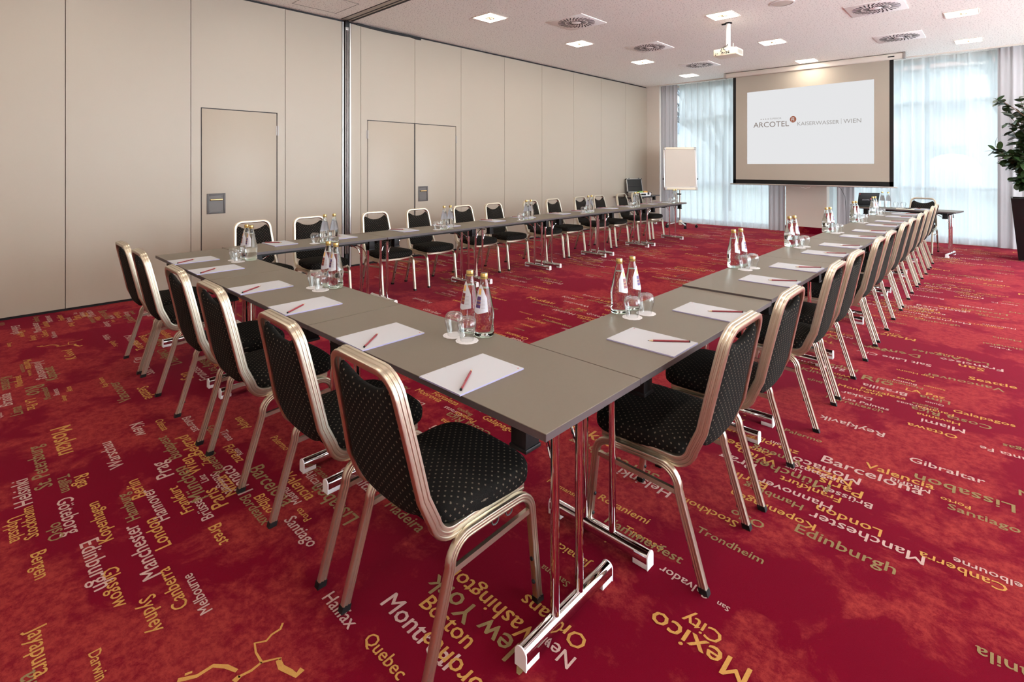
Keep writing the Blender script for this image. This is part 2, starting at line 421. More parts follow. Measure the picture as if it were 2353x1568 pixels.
# ------------------------------------------------------------------ the room
XW = -6.745; HC = 3.5; X1 = 4.6; Y0 = -1.7; YW = 12.62
rng = random.Random(4)
WORDS = [
('Moskau', 'G', -3.773, 0.335, 0.367, 0), ('St. Petersburg', 'S', -3.111, 0.285, 0.498, 1), ('Kiew', 'W', -3.522, 0.643, 0.177, 0), ('Odessa', 'G', -3.478, 0.751, 0.163, 0),
('Bukarest', 'W', -3.4, 0.864, 0.223, 0), ('Warschau', 'W', -3.068, 0.54, 0.325, 1), ('Prag', 'W', -2.813, 0.685, 0.165, 1), ('Budapest', 'S', -2.956, 0.754, 0.289, 1),
('Belgrad', 'G', -2.918, 0.834, 0.255, 1), ('Zagreb', 'G', -2.784, 0.833, 0.144, 1), ('Wien', 'G', -2.745, 0.783, 0.183, 1), ('Tallinn', 'S', -3.175, 0.305, 0.166, 0),
('Riga', 'G', -3.119, 0.359, 0.12, 0), ('Helsinki', 'W', -3.012, 0.212, 0.258, 1), ('Stockholm', 'G', -2.727, 0.21, 0.261, 1), ('Uppsala', 'G', -2.942, 0.129, 0.193, 0),
('Göteborg', 'W', -2.954, 0.282, 0.307, 0), ('Oslo', 'S', -2.646, 0.277, 0.129, 1), ('Kopenhagen', 'G', -2.495, 0.406, 0.329, 1), ('Hamburg', 'S', -2.565, 0.505, 0.238, 1),
('Berlin', 'G', -2.722, 0.56, 0.173, 1), ('Hannover', 'W', -2.475, 0.588, 0.291, 1), ('London', 'G', -2.298, 0.551, 0.226, 1), ('Frankfurt', 'G', -2.459, 0.67, 0.241, 1),
('München', 'S', -2.514, 0.741, 0.338, 1), ('Linz', 'W', -2.64, 0.781, 0.071, 1), ('Stuttgart', 'W', -2.686, 0.797, 0.21, 0), ('Venedig', 'S', -2.655, 0.862, 0.232, 1),
('Brüssel', 'W', -2.353, 0.714, 0.177, 1), ('Paris', 'G', -2.398, 0.784, 0.165, 1), ('Nizza', 'G', -2.45, 0.848, 0.186, 1), ('Monaco', 'W', -2.424, 0.893, 0.281, 1),
('Florenz', 'G', -2.898, 0.919, 0.201, 0), ('Rom', 'W', -2.759, 0.97, 0.075, 1), ('Tirana', 'W', -3.081, 0.96, 0.138, 0), ('Sofia', 'S', -3.192, 0.92, 0.119, 0),
('Palermo', 'G', -2.816, 1.122, 0.178, 0), ('Athen', 'G', -3.011, 1.102, 0.169, 1), ('Barcelona', 'S', -2.597, 0.932, 0.39, 0), ('Bordeaux', 'S', -2.401, 0.827, 0.247, 0),
('Bilbao', 'G', -2.362, 0.871, 0.151, 0), ('Brest', 'G', -2.296, 0.674, 0.139, 0), ('Valencia', 'G', -2.434, 1.02, 0.26, 0), ('Alicante', 'W', -2.381, 1.095, 0.205, 0),
('Madrid', 'W', -2.185, 1.005, 0.142, 1), ('Porto', 'G', -2.05, 0.983, 0.098, 1), ('Santiago', 'W', -2.121, 0.899, 0.22, 0), ('Granada', 'S', -2.391, 1.146, 0.168, 0),
('Lissabon', 'S', -1.914, 1.12, 0.335, 1), ('Madeira', 'S', -1.9, 1.229, 0.234, 0), ('Halifax', 'W', -1.646, 0.824, 0.17, 0), ('Montreal', 'W', -1.486, 0.945, 0.329, 0),
('Quebec', 'G', -1.411, 0.837, 0.183, 0), ('Boston', 'G', -1.39, 1.03, 0.228, 0), ('New York', 'S', -0.992, 1.155, 0.452, 1), ('Washington', 'G', -1.002, 1.222, 0.43, 1),
('Orleans', 'G', -0.911, 1.309, 0.25, 1), ('New', 'W', -0.904, 1.234, 0.129, 1), ('Toronto', 'G', -0.988, 1.0, 0.3, 1), ('Mexico', 'G', -0.518, 1.548, 0.296, 1),
('City', 'G', -0.62, 1.607, 0.121, 1), ('San', 'W', -0.643, 1.719, 0.039, 1), ('Salvador', 'W', -0.713, 1.733, 0.177, 1), ('Trondheim', 'S', -0.878, 1.986, 0.248, 0),
('Hammerfest', 'S', -1.17, 1.783, 0.324, 0), ('Rovaniemi', 'G', -1.273, 1.89, 0.235, 0), ('Edinburgh', 'S', -0.595, 2.255, 0.321, 0), ('Manchester', 'W', -0.205, 2.433, 0.374, 1),
('Canberra', 'G', 0.014, 2.459, 0.238, 1), ('Melbourne', 'W', -1.864, 0.561, 0.22, 1), ('Glasgow', 'G', -2.322, 0.343, 0.228, 0), ('Bergen', 'G', -2.615, 0.177, 0.174, 0),
('Sydney', 'G', -2.079, 0.404, 0.18, 0), ('Jayapura', 'G', -2.196, 0.141, 0.224, 0), ('Darwin', 'G', -1.958, 0.258, 0.124, 0), ('Vancouver', 'S', -3.897, 0.723, 0.402, 1),
('Seattle', 'G', -4.074, 0.781, 0.236, 0), ('San', 'G', -0.088, 4.981, 0.139, 1), ('Francisco', 'W', 0.008, 5.055, 0.346, 1), ('Los Angeles', 'S', -0.068, 5.138, 0.441, 1),
('San Diego', 'G', -0.181, 5.168, 0.2, 1), ('Salt Lake City', 'W', -0.369, 4.818, 0.455, 1), ('Denver', 'S', -0.448, 5.002, 0.347, 1), ('Kap Hoorn', 'G', -0.337, 4.554, 0.204, 1), ('Rio', 'S', -0.692, 4.175, 0.172, 0), ('LA Paz', 'G', -0.45, 4.161, 0.194, 0), ('Brasilia', 'W', -0.434, 4.107, 0.235, 1),
('Lima', 'S', -0.228, 4.14, 0.147, 1), ('Santiago', 'G', -0.263, 4.339, 0.109, 1), ('Montevideo', 'S', -0.37, 4.276, 0.242, 1), ('Buenos', 'W', -0.407, 4.32, 0.126, 1),
('Aires', 'G', -0.418, 4.384, 0.098, 1), ('Monrovia', 'G', -0.782, 3.941, 0.241, 0), ('Dakar', 'W', -0.582, 3.874, 0.162, 1), ('Las Palmas', 'W', -0.715, 3.74, 0.231, 0),
('Marrakesch', 'S', -0.797, 3.688, 0.291, 0), ('Kinshasa', 'S', -1.034, 4.075, 0.285, 0), ('Kapstadt', 'S', -4.646, 0.454, 0.316, 1), ('Johannesburg', 'W', -5.164, 0.366, 0.453, 0),
('Mauritius', 'G', -5.263, 0.317, 0.238, 0), ('Antananarivo', 'S', -5.182, 0.292, 0.216, 0), ('Windhoek', 'G', -4.655, 0.284, 0.255, 1), ('Addis Abeba', 'G', -4.992, 0.322, 0.143, 0),
('K.Good', 'G', -5.044, 0.597, 0.273, 1), ('Reykjavik', 'W', -0.456, 3.411, 0.305, 1), ('Ottawa', 'G', -0.171, 3.646, 0.213, 1), ('Miami', 'W', -0.145, 3.757, 0.187, 1),
('Havanna', 'G', -0.169, 3.833, 0.192, 1), ('Costa Rica', 'S', -0.039, 3.908, 0.354, 1), ('Panama', 'G', -0.201, 3.943, 0.164, 1), ('Caracas', 'W', -0.314, 3.943, 0.154, 1),
('Quito', 'W', -0.252, 4.055, 0.088, 1), ('Galapagos', 'G', -2.163, 2.039, 0.263, 0), ('Fortaleza', 'G', -2.619, 2.039, 0.234, 0), ('Abuja', 'S', -2.781, 1.995, 0.131, 1),
('Bogota', 'S', -2.229, 2.036, 0.123, 1), ('Gibraltar', 'W', -0.329, 3.174, 0.274, 0), ('Santa Fe', 'W', 0.122, 3.601, 0.203, 1), ('Las Vegas', 'S', 0.229, 3.708, 0.225, 1),
('Jamaica', 'G', -1.08, 1.569, 0.157, 1), ('Savanna', 'S', -1.083, 1.444, 0.121, 1), ('Shanghai', 'S', 0.123, 5.729, 0.233, 1), ('Manila', 'S', 0.116, 5.981, 0.173, 1),
('Tokio', 'W', 0.056, 5.652, 0.128, 1), ('Nordkap', 'G', -3.269, 3.649, 0.234, 0), ('Tromsö', 'G', -3.045, 3.74, 0.166, 0), ('Chicago', 'S', -4.793, 1.044, 0.274, 0),
('Murmansk', 'G', -1.509, 1.831, 0.166, 0)]

# floor: carpet with city names woven in (a 3.91 x 1.945 m half-drop repeat)
fv = []; ff = []; fm = []
def fadd(v2, faces, mi, z):
    o = len(fv); fv.extend([(p[0], p[1], z) for p in v2]); ff.extend([tuple(i + o for i in f) for f in faces]); fm.extend([mi] * len(faces))
fadd([(XW - 0.1, Y0), (X1, Y0), (X1, YW + 0.05), (XW - 0.1, YW + 0.05)], [(0, 1, 2, 3)], 0, 0.0)
FX0, FX1, FY0, FY1 = XW + 0.03, 2.0, -0.4, 12.25
ODD_SKIP = ('Göteborg', 'Uppsala', 'Bergen', 'Riga', 'Tallinn', 'Glasgow', 'Sydney', 'Jayapura', 'Darwin', 'Brest', 'Bordeaux', 'Bilbao', 'Alicante', 'Granada', 'Budapest')
KC = {'G': 1, 'W': 2, 'S': 3}
for wi, (w, c, x, y, L, fl) in enumerate(WORDS):
    for b in range(-4, 8):
        for a in range(-4, 4):
            if b % 2 and w in ODD_SKIP: continue
            X = x + 3.91 * a + 1.955 * b; Y = y + 1.945 * b
            xa, xb = (X - L, X) if fl else (X, X + L)
            if xa < FX0 or xb > FX1 or Y < FY0 or Y > FY1 - 0.2: continue
            v, f, tw = text_mesh(w, 2 if math.hypot(X, Y) < 5 else 1)
            k = L / tw
            cc = c
            if b % 2 and w in ('Edinburgh', 'Barcelona', 'Santiago', 'Palermo'): cc = {'S': 'W', 'W': 'S', 'G': 'S'}[c]
            s = -k if fl else k
            for q in ((-.010, -.008), (.012, .008)):
                fadd([(X + (p[0] + q[0]) * s, Y + (p[1] + q[1]) * s) for p in v], f, KC[cc], 0.0006 + 0.0002 * (wi % 5) + (0.0001 if q[0] > 0 else 0))
SQUIG = [([(-1.647, .696), (-1.631, .682), (-1.631, .655), (-1.621, .635), (-1.639, .608), (-1.605, .599), (-1.561, .599), (-1.54, .635), (-1.531, .642)], .0035),
         ([(-1.561, .599), (-1.557, .569), (-1.564, .536)], .004), ([(-1.586, .54), (-1.622, .524), (-1.652, .499), (-1.652, .457), (-1.677, .416)], .006),
         ([(-1.534, .635), (-1.505, .631), (-1.473, .643), (-1.45, .65), (-1.456, .671)], .008), ([(-1.675, .452), (-1.681, .435)], .004), ([(-1.564, .54), (-1.559, .523)], .008)]
def ribbon(pts, w, mi, z):
    P = [Vector((*p, 0)) for p in pts]; out = []
    for i, p in enumerate(P):
        t = (P[min(i + 1, len(P) - 1)] - P[max(i - 1, 0)]).normalized(); n = Vector((-t.y, t.x, 0))
        k = w * (0.6 + 0.6 * abs(math.sin(i * 1.7 + 0.5)))
        out += [(p + n * k)[:2], (p - n * k)[:2]]
    fadd(out, [(2 * i, 2 * i + 1, 2 * i + 3, 2 * i + 2) for i in range(len(P) - 1)], mi, z)
for b in range(-1, 6):
    for a in range(-3, 3):
        dx, dy = 3.91 * a + 1.955 * b, 1.945 * b
        if not (FX0 + .3 < -1.6 + dx < FX1 - .3 and dy < 11): continue
        for pts, w in SQUIG: ribbon([(p[0] + dx, p[1] + dy) for p in pts], w, 1, 0.0009)
for cx, cy in ((-2.92, 6.55), (-2.62, 5.85)):       # lids of floor sockets cut into the carpet
    r = 0.16
    ribbon([(cx - r, cy - r), (cx + r, cy - r), (cx + r, cy + r), (cx - r, cy + r), (cx - r, cy - r)], 0.004, 4, 0.001)
me = bpy.data.meshes.new('floor'); me.from_pydata(fv, [], ff)
for k in ('carpet_red', 'yarn_gold', 'yarn_pale', 'yarn_sage', 'carpet_slot'): me.materials.append(MATS[k])
me.polygons.foreach_set('material_index', fm); me.update()
bm = bmesh.new(); bm.from_mesh(me)
for f in bm.faces:
    if f.normal.z < 0: f.normal_flip()
bm.to_mesh(me); bm.free()
fl = bpy.data.objects.new('floor', me); COL.objects.link(fl); struct(fl)

# ceiling
struct(MB().box(XW - 0.1, X1, Y0, YW + 0.3, HC, HC + 0.1).obj('ceiling', 'ceiling_board', angle=0))
# track of the movable partition across the ceiling and hatch outline
t = MB()
t.box(XW + .02, X1 - .02, 3.648, 3.662, HC - .004, HC + .002, 1)
t.box(XW + .02, X1 - .02, 3.662, 3.735, HC - .003, HC + .002, 0)
t.box(XW + .02, X1 - .02, 3.735, 3.757, HC - .005, HC + .002, 1)
t.box(XW + .02, X1 - .02, 3.757, 3.790, HC - .003, HC + .002, 0)
t.box(XW + .02, X1 - .02, 3.790, 3.825, HC - .006, HC + .002, 1)
struct(t.obj('trim_1', ['panel_cream', 'gap_black'], angle=0))
t = MB()
for a in ((-6.54, -5.938, 3.470, 3.476), (-6.54, -5.938, 2.876, 2.882), (-6.54, -6.534, 2.882, 3.470), (-5.944, -5.938, 2.882, 3.470),
          (-1.32, -1.315, 6.75, 7.45)):
    t.box(a[0], a[1], a[2], a[3], HC - .0015, HC + .001)
struct(t.obj('trim_2', 'edge_taupe', angle=0))

# left wall: operable panels on a black carcass
ZP0, ZP1 = 0.028, 3.468
G = 0.0028
w = MB()
w.box(XW - .12, XW - .030, Y0, 12.30, 0, HC, 1)
def pan(y0, y1, z0=ZP0, z1=ZP1): w.box(XW - .035, XW, y0 + G, y1 - G, z0, z1, 0, 0.0015, None, 1)
ys = [-1.7, -.36, .712, 1.806]
for a, b in zip(ys, ys[1:]): pan(a, b)
D1 = (1.907, 2.782, 2.120); D2 = (4.076, 4.921, 5.775, 2.115)
w.box(XW - .035, XW, 1.806 + G, D1[0], ZP0, ZP1); w.box(XW - .035, XW, D1[1], 2.882 - G, ZP0, ZP1); w.box(XW - .035, XW, D1[0], D1[1], D1[2], ZP1)
pan(2.882, 3.676)
pan(3.815, 3.971)
w.box(XW - .035, XW, 3.971 + G, D2[0], ZP0, ZP1); w.box(XW - .035, XW, D2[2], 5.884 - G, ZP0, ZP1)
w.box(XW - .035, XW, D2[0], 4.921 - G, D2[3], ZP1); w.box(XW - .035, XW, 4.921 + G, D2[2], D2[3], ZP1)
ys = [5.884, 6.96, 8.038, 9.106, 10.164, 11.234, 12.30]
for a, b in zip(ys, ys[1:]): pan(a, b)
struct(w.obj('wall_left', ['panel_cream', 'gap_black'], angle=30))

def hinge(p, y, z):
    h = MB(); h.lathe([(.008, -.062), (.008, .062)], 10, 0, (XW + .006, y, z)); h.box(XW - .001, XW + .003, y - .016, y + .016, z - .06, z + .06)
    h.obj('hinge', 'alu_dull', p)
def door_leaf(name, y0, y1, z1, handle=None, hinges=()):
    d = MB()
    d.box(XW - .028, XW - .001, y0 + .011, y1 - .011, .034, z1 - .011, 0, .002)
    d.box(XW - .029, XW - .010, y0 + .001, y0 + .0108, .03, z1 - .001, 1); d.box(XW - .029, XW - .010, y1 - .0108, y1 - .001, .03, z1 - .001, 1)
    d.box(XW - .029, XW - .010, y0 + .001, y1 - .001, z1 - .0108, z1 - .001, 1)
    o = struct(d.obj(name, ['panel_cream', 'door_edge']))
    for y, z in hinges: hinge(o, y, z)
    if handle:
        a, b = handle; zb, zt = .877, 1.116
        q = MB()
        q.box(XW - .0005, XW + .006, a, a + .022, zb, zt, 0, .002); q.box(XW - .0005, XW + .006, b - .022, b, zb, zt, 0, .002)
        q.box(XW - .0005, XW + .006, a + .02, b - .02, zb, zb + .022, 0, .002); q.box(XW - .0005, XW + .006, a + .02, b - .02, zt - .022, zt, 0, .002)
        q.box(XW - .0004, XW + .0012, a + .02, b - .02, zb + .02, zt - .02, 1)
        for yy in (a + .035, b - .035):
            for zz in (zb + .035, zt - .035): q.lathe([(.005, 0), (.004, .003)], 8, 1, (0, 0, 0), M=Matrix.Translation((XW + .001, yy, zz)) @ Matrix.Rotation(PI / 2, 4, 'Y'))
        h = q.obj('handle_plate', ['steel_grey', 'recess_grey'], o)
        l = MB(); zc = (zb + zt) / 2 + .045
        l.tube([(XW + .012, a + .035, zc), (XW + .012, b - .035, zc)], .0105, 12)
        l.tube([(XW + .001, a + .05, zc), (XW + .012, a + .05, zc)], .007, 8)
        l.obj('handle_bar', 'brass', h)
    return o
door_leaf('door_1', D1[0], D1[1], D1[2], (1.969, 2.169), [(D1[1], 1.89), (D1[1], .20)])
door_leaf('door_2', D2[0], D2[1], D2[3], None, [(D2[0], 1.90), (D2[0], .20)])
door_leaf('door_3', D2[1], D2[2], D2[3], (4.986, 5.175), [(D2[2], 1.89), (D2[2], .20)])

# aluminium post where the cross partition docks
p = MB()
p.box(XW - .03, XW + .004, 3.680, 3.700, 0, 3.47, 0); p.box(XW - .03, XW + .004, 3.792, 3.812, 0, 3.47, 0)
p.box(XW - .03, XW - .012, 3.70, 3.792, 0, 3.47, 2)
p.box(XW - .03, XW + .012, 3.722, 3.738, .20, 3.40, 1, .003); p.box(XW - .03, XW + .012, 3.752, 3.77, .20, 3.40, 1, .003)
p.box(XW - .02, XW + .02, 3.715, 3.778, 3.405, 3.495, 2, .004)
p.box(XW - .02, XW + .016, 3.722, 3.772, 3.36, 3.405, 1, .004)
p.box(XW - .02, XW + .016, 3.715, 3.778, .02, .20, 2, .004)
struct(p.obj('trim_3', ['alu', 'alu_dull', 'black_plastic']))
# sagging rubber seal under the ceiling
sp = []
for k in range(13):
    u = k / 12; sp.append((XW + .012, 3.90 + 1.13 * u, 3.478 - .016 * math.sin(PI * u) - (.018 if u > .85 else 0)))
o = MB().sweep(sp, [(-.016, -.006), (.016, -.006), (.016, .006), (-.016, .006)], (0, 0, 1)).obj('rubber_seal', 'gap_black')
tag(o, 'black rubber strip sagging along the ceiling edge above the double door', 'seal')

# window wall: pier at the left corner, pillar, pier at the right, head and sill strips
w = MB()
w.box(XW - .1, -6.40, 12.30, YW + .1, 0, HC); w.box(-3.42, -2.642, 12.32, YW + .1, 0, HC); w.box(1.35, X1, 12.30, YW + .1, 0, HC)
w.box(-6.40, 1.35, YW - .02, YW + .1, 3.44, HC); w.box(-6.40, 1.35, YW - .05, YW + .1, 0, .03)
struct(w.obj('wall_window', 'plaster_cream', angle=0))
w = MB()                                            # unseen right side: curtained window front added to let in neutral daylight
for a, b in ((Y0, 1.2), (3.4, 3.9), (8.6, 9.0), (12.2, YW + .1)): w.box(X1, X1 + .12, a, b, 0, HC)
w.box(X1, X1 + .12, Y0, YW + .1, 3.42, HC); w.box(X1, X1 + .12, Y0, YW + .1, 0, .06)
struct(w.obj('wall_right', 'plaster_cream', angle=0))
struct(MB().box(XW - .1, X1 + .1, Y0 - .1, Y0, 0, HC).obj('wall_rear', 'plaster_cream', angle=0))
struct(MB().box(-3.43, -2.632, 12.305, 12.33, 0, .145).obj('baseboard_pillar', 'carpet_red', angle=0))
def window(name, x0, x1, mull):
    f = MB(); y0, y1 = YW - .02, YW + .05
    f.box(x0, x1, y0, y1, 3.385, 3.44); f.box(x0, x1, y0, y1, .03, .12); f.box(x0, x1, y0, y1, 2.60, 2.675); f.box(x0, x1, y0, y1, .985, 1.045)
    for a in [x0 + .03] + mull + [x1 - .03]: f.box(a - .035, a + .035, y0 - .005, y1, .03, 3.44)
    o = struct(f.obj(name, 'window_frame', angle=0))
    MB().box(x0 + .03, x1 - .03, YW + .012, YW + .018, .1, 3.40).obj('window_pane', 'window_glass', o, angle=0)
window('window_1', -6.40, -3.42, [-4.83])
window('window_2', -2.642, 1.35, [-1.03, .62])

# curtain track along the ceiling
struct(MB().box(-6.42, X1, 12.235, 12.25, HC - .022, HC).box(-6.42, X1, 12.25, 12.30, HC - .008, HC, 1).obj('trim_4', ['plaster_cream', 'alu'], angle=0))
def curtain(x0, x1, y, z0, z1, amp, wl, seed, gather=0.35):
    r = random.Random(seed); nx = max(8, int((x1 - x0) / 0.012)); nz = 14
    ph = [r.uniform(0, 6.28) for _ in range(8)]
    vs = []; fs = []
    for j in range(nz + 1):
        q = j / nz; z = z0 + (z1 - z0) * q
        for i in range(nx + 1):
            x = x0 + (x1 - x0) * i / nx
            s = x / wl * 2 * PI
            d = math.sin(s + ph[0] + .9 * math.sin(x * 3.1 + ph[1])) * (.65 + .35 * math.sin(x * 2.3 + ph[2] + q))
            d += .45 * math.sin(s * .43 + ph[3] + .5 * q) + .25 * math.sin(s * 1.9 + ph[4] - .7 * q)
            k = 1 - gather * q ** 3
            yy = y + amp * d * k
            if q > .93: yy += .35 * amp * (1 if math.sin(s * 2.3 + ph[5]) > 0.55 else 0)
            vs.append((x + .25 * amp * math.cos(s + ph[6]), yy, z))
    for j in range(nz):
        for i in range(nx):
            a = j * (nx + 1) + i
            fs.append((a, a + 1, a + nx + 2, a + nx + 1))
    return MB().add(vs, fs)
CG = 'curtains along the window wall'
for nm, x0, x1, amp, wl, sd, mt, lab in [
    ('drape', -6.385, -5.93, .030, .105, 1, 'drape_grey', 'narrow grey side drape at the left window, next to the wall corner'),
    ('sheer_curtain', -5.95, -3.72, .042, .15, 2, 'sheer_white', 'white sheer curtain across the left window, behind the flip chart'),
    ('drape', -3.79, -3.43, .028, .10, 3, 'drape_grey', 'grey drape bunched against the left side of the pillar'),
    ('drape', -2.46, -2.15, .028, .10, 4, 'drape_grey', 'grey drape to the right of the pillar, behind the bottles'),
    ('sheer_curtain', -2.62, .02, .042, .16, 5, 'sheer_white', 'wide white sheer curtain across the right window, beside the screen'),
    ('drape', -.06, 1.30, .030, .15, 6, 'drape_grey', 'grey drape at the right edge, behind the potted plant')]:
    y = 12.405 if nm == 'drape' else 12.45
    if x0 == -2.62: y = 12.47
    zt = HC - .012
    c = curtain(x0, x1, y - (.06 if nm == 'drape' else .0), .02, zt, amp, wl, sd)
    o = c.obj(nm, mt, angle=180)
    tag(o, lab, 'curtain', CG)

for i, (a, b) in enumerate(((1.15, 3.45), (3.85, 8.65), (8.95, 12.2))):
    c = curtain(a, b, 0, .02, HC - .01, .022, .24, 20 + i)
    c.v = [(X1 - .07 - y, x, z) for x, y, z in c.v]
    o = c.obj('sheer_curtain', 'sheer_dense', angle=180)  # unseen curtains added to throw neutral daylight on ceiling and walls
    tag(o, ['white sheer curtain on the right side of the room beside the front row', 'white sheer curtain on the right side of the room, beyond the right-hand row', 'white sheer curtain on the right side of the room, behind the planter'][i], 'curtain', 'curtains on the right side')

# ------------------------------------------------------------------ outside
struct(MB().box(-70, 40, YW + .3, 110, -.35, -.25).obj('ground_outside', 'lawn', angle=0))
def building(label, x0, x1, y0, y1, h, hr, cols, rows, group='houses beyond the windows'):
    b = thing('building', label, 'building', ((x0 + x1) / 2, (y0 + y1) / 2, -.25), 0, group)
    hx, hy = (x1 - x0) / 2, (y1 - y0) / 2
    MB().box(-hx, hx, -hy, hy, 0, h).obj('facade', 'facade', b, angle=0)
    if hr:
        e = .7; r = MB(); i = min(hx, hy)
        vs = [(-hx - e, -hy - e, h), (hx + e, -hy - e, h), (hx + e, hy + e, h), (-hx - e, hy + e, h), (-hx + i, 0, h + hr), (hx - i, 0, h + hr)]
        r.add(vs, [(0, 1, 5, 4), (1, 2, 5), (2, 3, 4, 5), (3, 0, 4), (0, 3, 2, 1)]); r.obj('roof', 'roof_tile', b, angle=0)
    for c in range(cols):
        for r_ in range(rows):
            x = -hx + (c + .5) * 2 * hx / cols; z = 1.2 + r_ * 3
            q = MB(); q.box(x - .6, x + .6, -hy - .06, -hy + .02, z, z + 1.5, 0); q.box(x - .04, x + .04, -hy - .08, -hy, z, z + 1.5, 1)
            q.obj('house_window', ['facade_pane', 'facade'], b, angle=0)
building('pale house with a red tiled hip roof seen through the right sheer curtain', -11, 2, 34, 44, 6.6, 3.4, 5, 2)
building('plain pale block of flats seen through the left sheer curtain', -34, -17, 38, 50, 13, 0, 6, 4)
def tree(label, x, y, h, seed, rad=.16):
    r = random.Random(seed); m = MB()
    def grow(p, d, L, rr, lv):
        pts = [p]; dd = d.copy()
        for k in range(3):
            dd = (dd + Vector((r.uniform(-.2, .2), r.uniform(-.2, .2), r.uniform(-.05, .15)))).normalized(); pts.append(pts[-1] + dd * L / 3)
        m.tube(pts, rr, 5 if lv < 2 else 3)
        if lv >= 4: return
        for _ in range(4 if lv else 6):
            k = r.choice((2, 3, 3)); nd = (dd + Vector((r.uniform(-1, 1), r.uniform(-1, 1), r.uniform(-.1, .8))) * .8).normalized()
            grow(pts[k], nd, L * r.uniform(.55, .75), rr * .55, lv + 1)
    grow(Vector((0, 0, 0)), Vector((0, 0, 1)), h * .36, rad, 0)
    o = m.obj('bare_tree', 'winter_bark', angle=60, loc=(x, y, -.25))
    tag(o, label, 'tree', 'bare trees outside')
tree('leafless tree outside the right window, left one of the two behind the right sheer curtain', -2.6, 22, 7.5, 3)
tree('leafless tree outside the right window, nearer the right drape', .4, 25, 8.5, 8)
tree('leafless tree outside the left window, beside the projection screen', -7.6, 20, 7.0, 11)
b = MB(); b.lathe([(.50, 0), (.50, .25), (.46, .42), (.36, .55), (.2, .64), (.02, .67)], 24, cap1=True)  # plain white rounded shape standing outside
b.lathe([(.04, -1.3), (.04, 0)], 8)
o = b.obj('garden_lamp', 'white_plastic', loc=(-.83, 15.6, 1.05)); tag(o, 'white dome on a post seen faintly through the right sheer curtain', 'garden lamp')

# ------------------------------------------------------------------ ceiling fittings
def make_downlight():
    t = thing('ceiling_light', '', 'ceiling light', (0, 0, HC))
    f = MB(); r, q = .178, .165
    for a in ((-r, r, -r, -q), (-r, r, q, r), (-r, -q, -q, q), (q, r, -q, q)): f.box(*a, -.008, .002)
    f.obj('frame', 'lamp_trim', t, angle=0)
    d = MB()
    n = 32; sq = []
    for k in range(n):                                    # square plate with a round hole for the spot
        a = 2 * PI * (k + .5) / n; c, s_ = math.cos(a), math.sin(a); m_ = q / max(abs(c), abs(s_)); sq.append((m_ * c, m_ * s_))
    vs = [(x, y, -.006) for x, y in sq] + [(.062 * math.cos(2 * PI * (k + .5) / n), .062 * math.sin(2 * PI * (k + .5) / n), -.006) for k in range(n)]
    d.add(vs, [(k, n + k, n + (k + 1) % n, (k + 1) % n) for k in range(n)])
    d.obj('diffuser', 'lamp_glow', t, angle=0)
    MB().lathe([(.066, -.006), (.066, -.012), (.056, -.012), (.050, -.004)], 24, cap0=False, cap1=False).obj('spot_ring', 'lamp_trim', t)
    s = MB(); s.lathe([(.052, -.003), (.034, -.0005)], 20, 0, cap0=False, cap1=True); s.lathe([(.016, -.014), (.02, -.001)], 12, 0)
    s.obj('spot_lamp', 'brass', t)
    return t
LX = [(-5.17, 'left'), (-2.775, 'middle'), (-.395, 'right'), (1.985, 'far right')]; LY = [5.04, 7.14, 9.25, 11.35]
dl = make_downlight(); first = True
GL = 'square recessed ceiling lights'
names = {('left', 5.04): 'nearest the camera in the row along the left wall', ('left', 7.14): 'second from the camera in the row along the left wall',
         ('left', 9.25): 'third from the camera in the row along the left wall', ('left', 11.35): 'farthest in the row along the left wall, by the curtains',
         ('middle', 7.14): 'just above the projector', ('middle', 9.25): 'in the middle row, between projector and screen', ('middle', 11.35): 'in the middle row, just before the screen',
         ('right', 9.25): 'at the upper right, nearer one of the right row', ('right', 11.35): 'at the right, the one near the right window',
         }
for x, sd in LX:
    for y in [-1.2, .85, 2.94] + LY:
        lab = 'square glowing ceiling light ' + names.get((sd, y), 'outside the view, %s column, above %s' % (sd, {-1.2: 'the rear wall', .85: 'the front table row', 2.94: 'the ceiling track', 5.04: 'the near chairs', 7.14: 'the right-hand row', 9.25: 'the floor before the planter', 11.35: 'the planter'}.get(y, '')))
        if first: dl.location = (x, y, HC); dl['label'] = lab; dl['group'] = GL; first = False
        else: dup(dl, lab, (x, y, HC), 0, GL)

def make_vent():
    t = thing('ceiling_vent', '', 'air vent', (0, 0, HC))
    MB().box(-.31, .31, -.31, .31, -.010, .002, 0, .004).obj('plate', 'vent_white', t)
    s = MB()
    for r0, r1, n, wd, sw in ((.160, .265, 28, .0115, .42), (.066, .148, 18, .0095, .5)):
        for k in range(n):
            a = 2 * PI * k / n
            M = Matrix.Rotation(a, 4, 'Z') @ Matrix.Translation(((r0 + r1) / 2, 0, 0)) @ Matrix.Rotation(sw, 4, 'Z')
            L = (r1 - r0) / 2
            s.box(-L, L, -wd / 1.6, wd / 1.6, -.0125, -.008, 0, 0, M)
    s.obj('slots', 'slot_black', t, angle=0)
    MB().lathe([(.055, -.010), (.05, -.014), (.001, -.014)], 24).obj('hub', 'vent_white', t)
    return t
vt = make_vent(); GV = 'square swirl air vents in the ceiling'
VL = [(-4.43, 6.045, 'square swirl vent nearest the left wall panels, beside two ceiling lights'), (-4.44, 8.18, 'square swirl vent in the left part of the ceiling, middle one of three'),
      (-4.47, 10.3, 'square swirl vent farthest back, left of the projector'), (-1.19, 8.16, 'large square swirl vent at the top right, cut by the picture edge'),
      (-1.19, 10.27, 'square swirl vent at the right, above the projection screen housing')]
vt.location = (VL[0][0], VL[0][1], HC); vt['label'] = VL[0][2]; vt['group'] = GV
for x, y, l in VL[1:]: dup(vt, l, (x, y, HC), 0, GV)
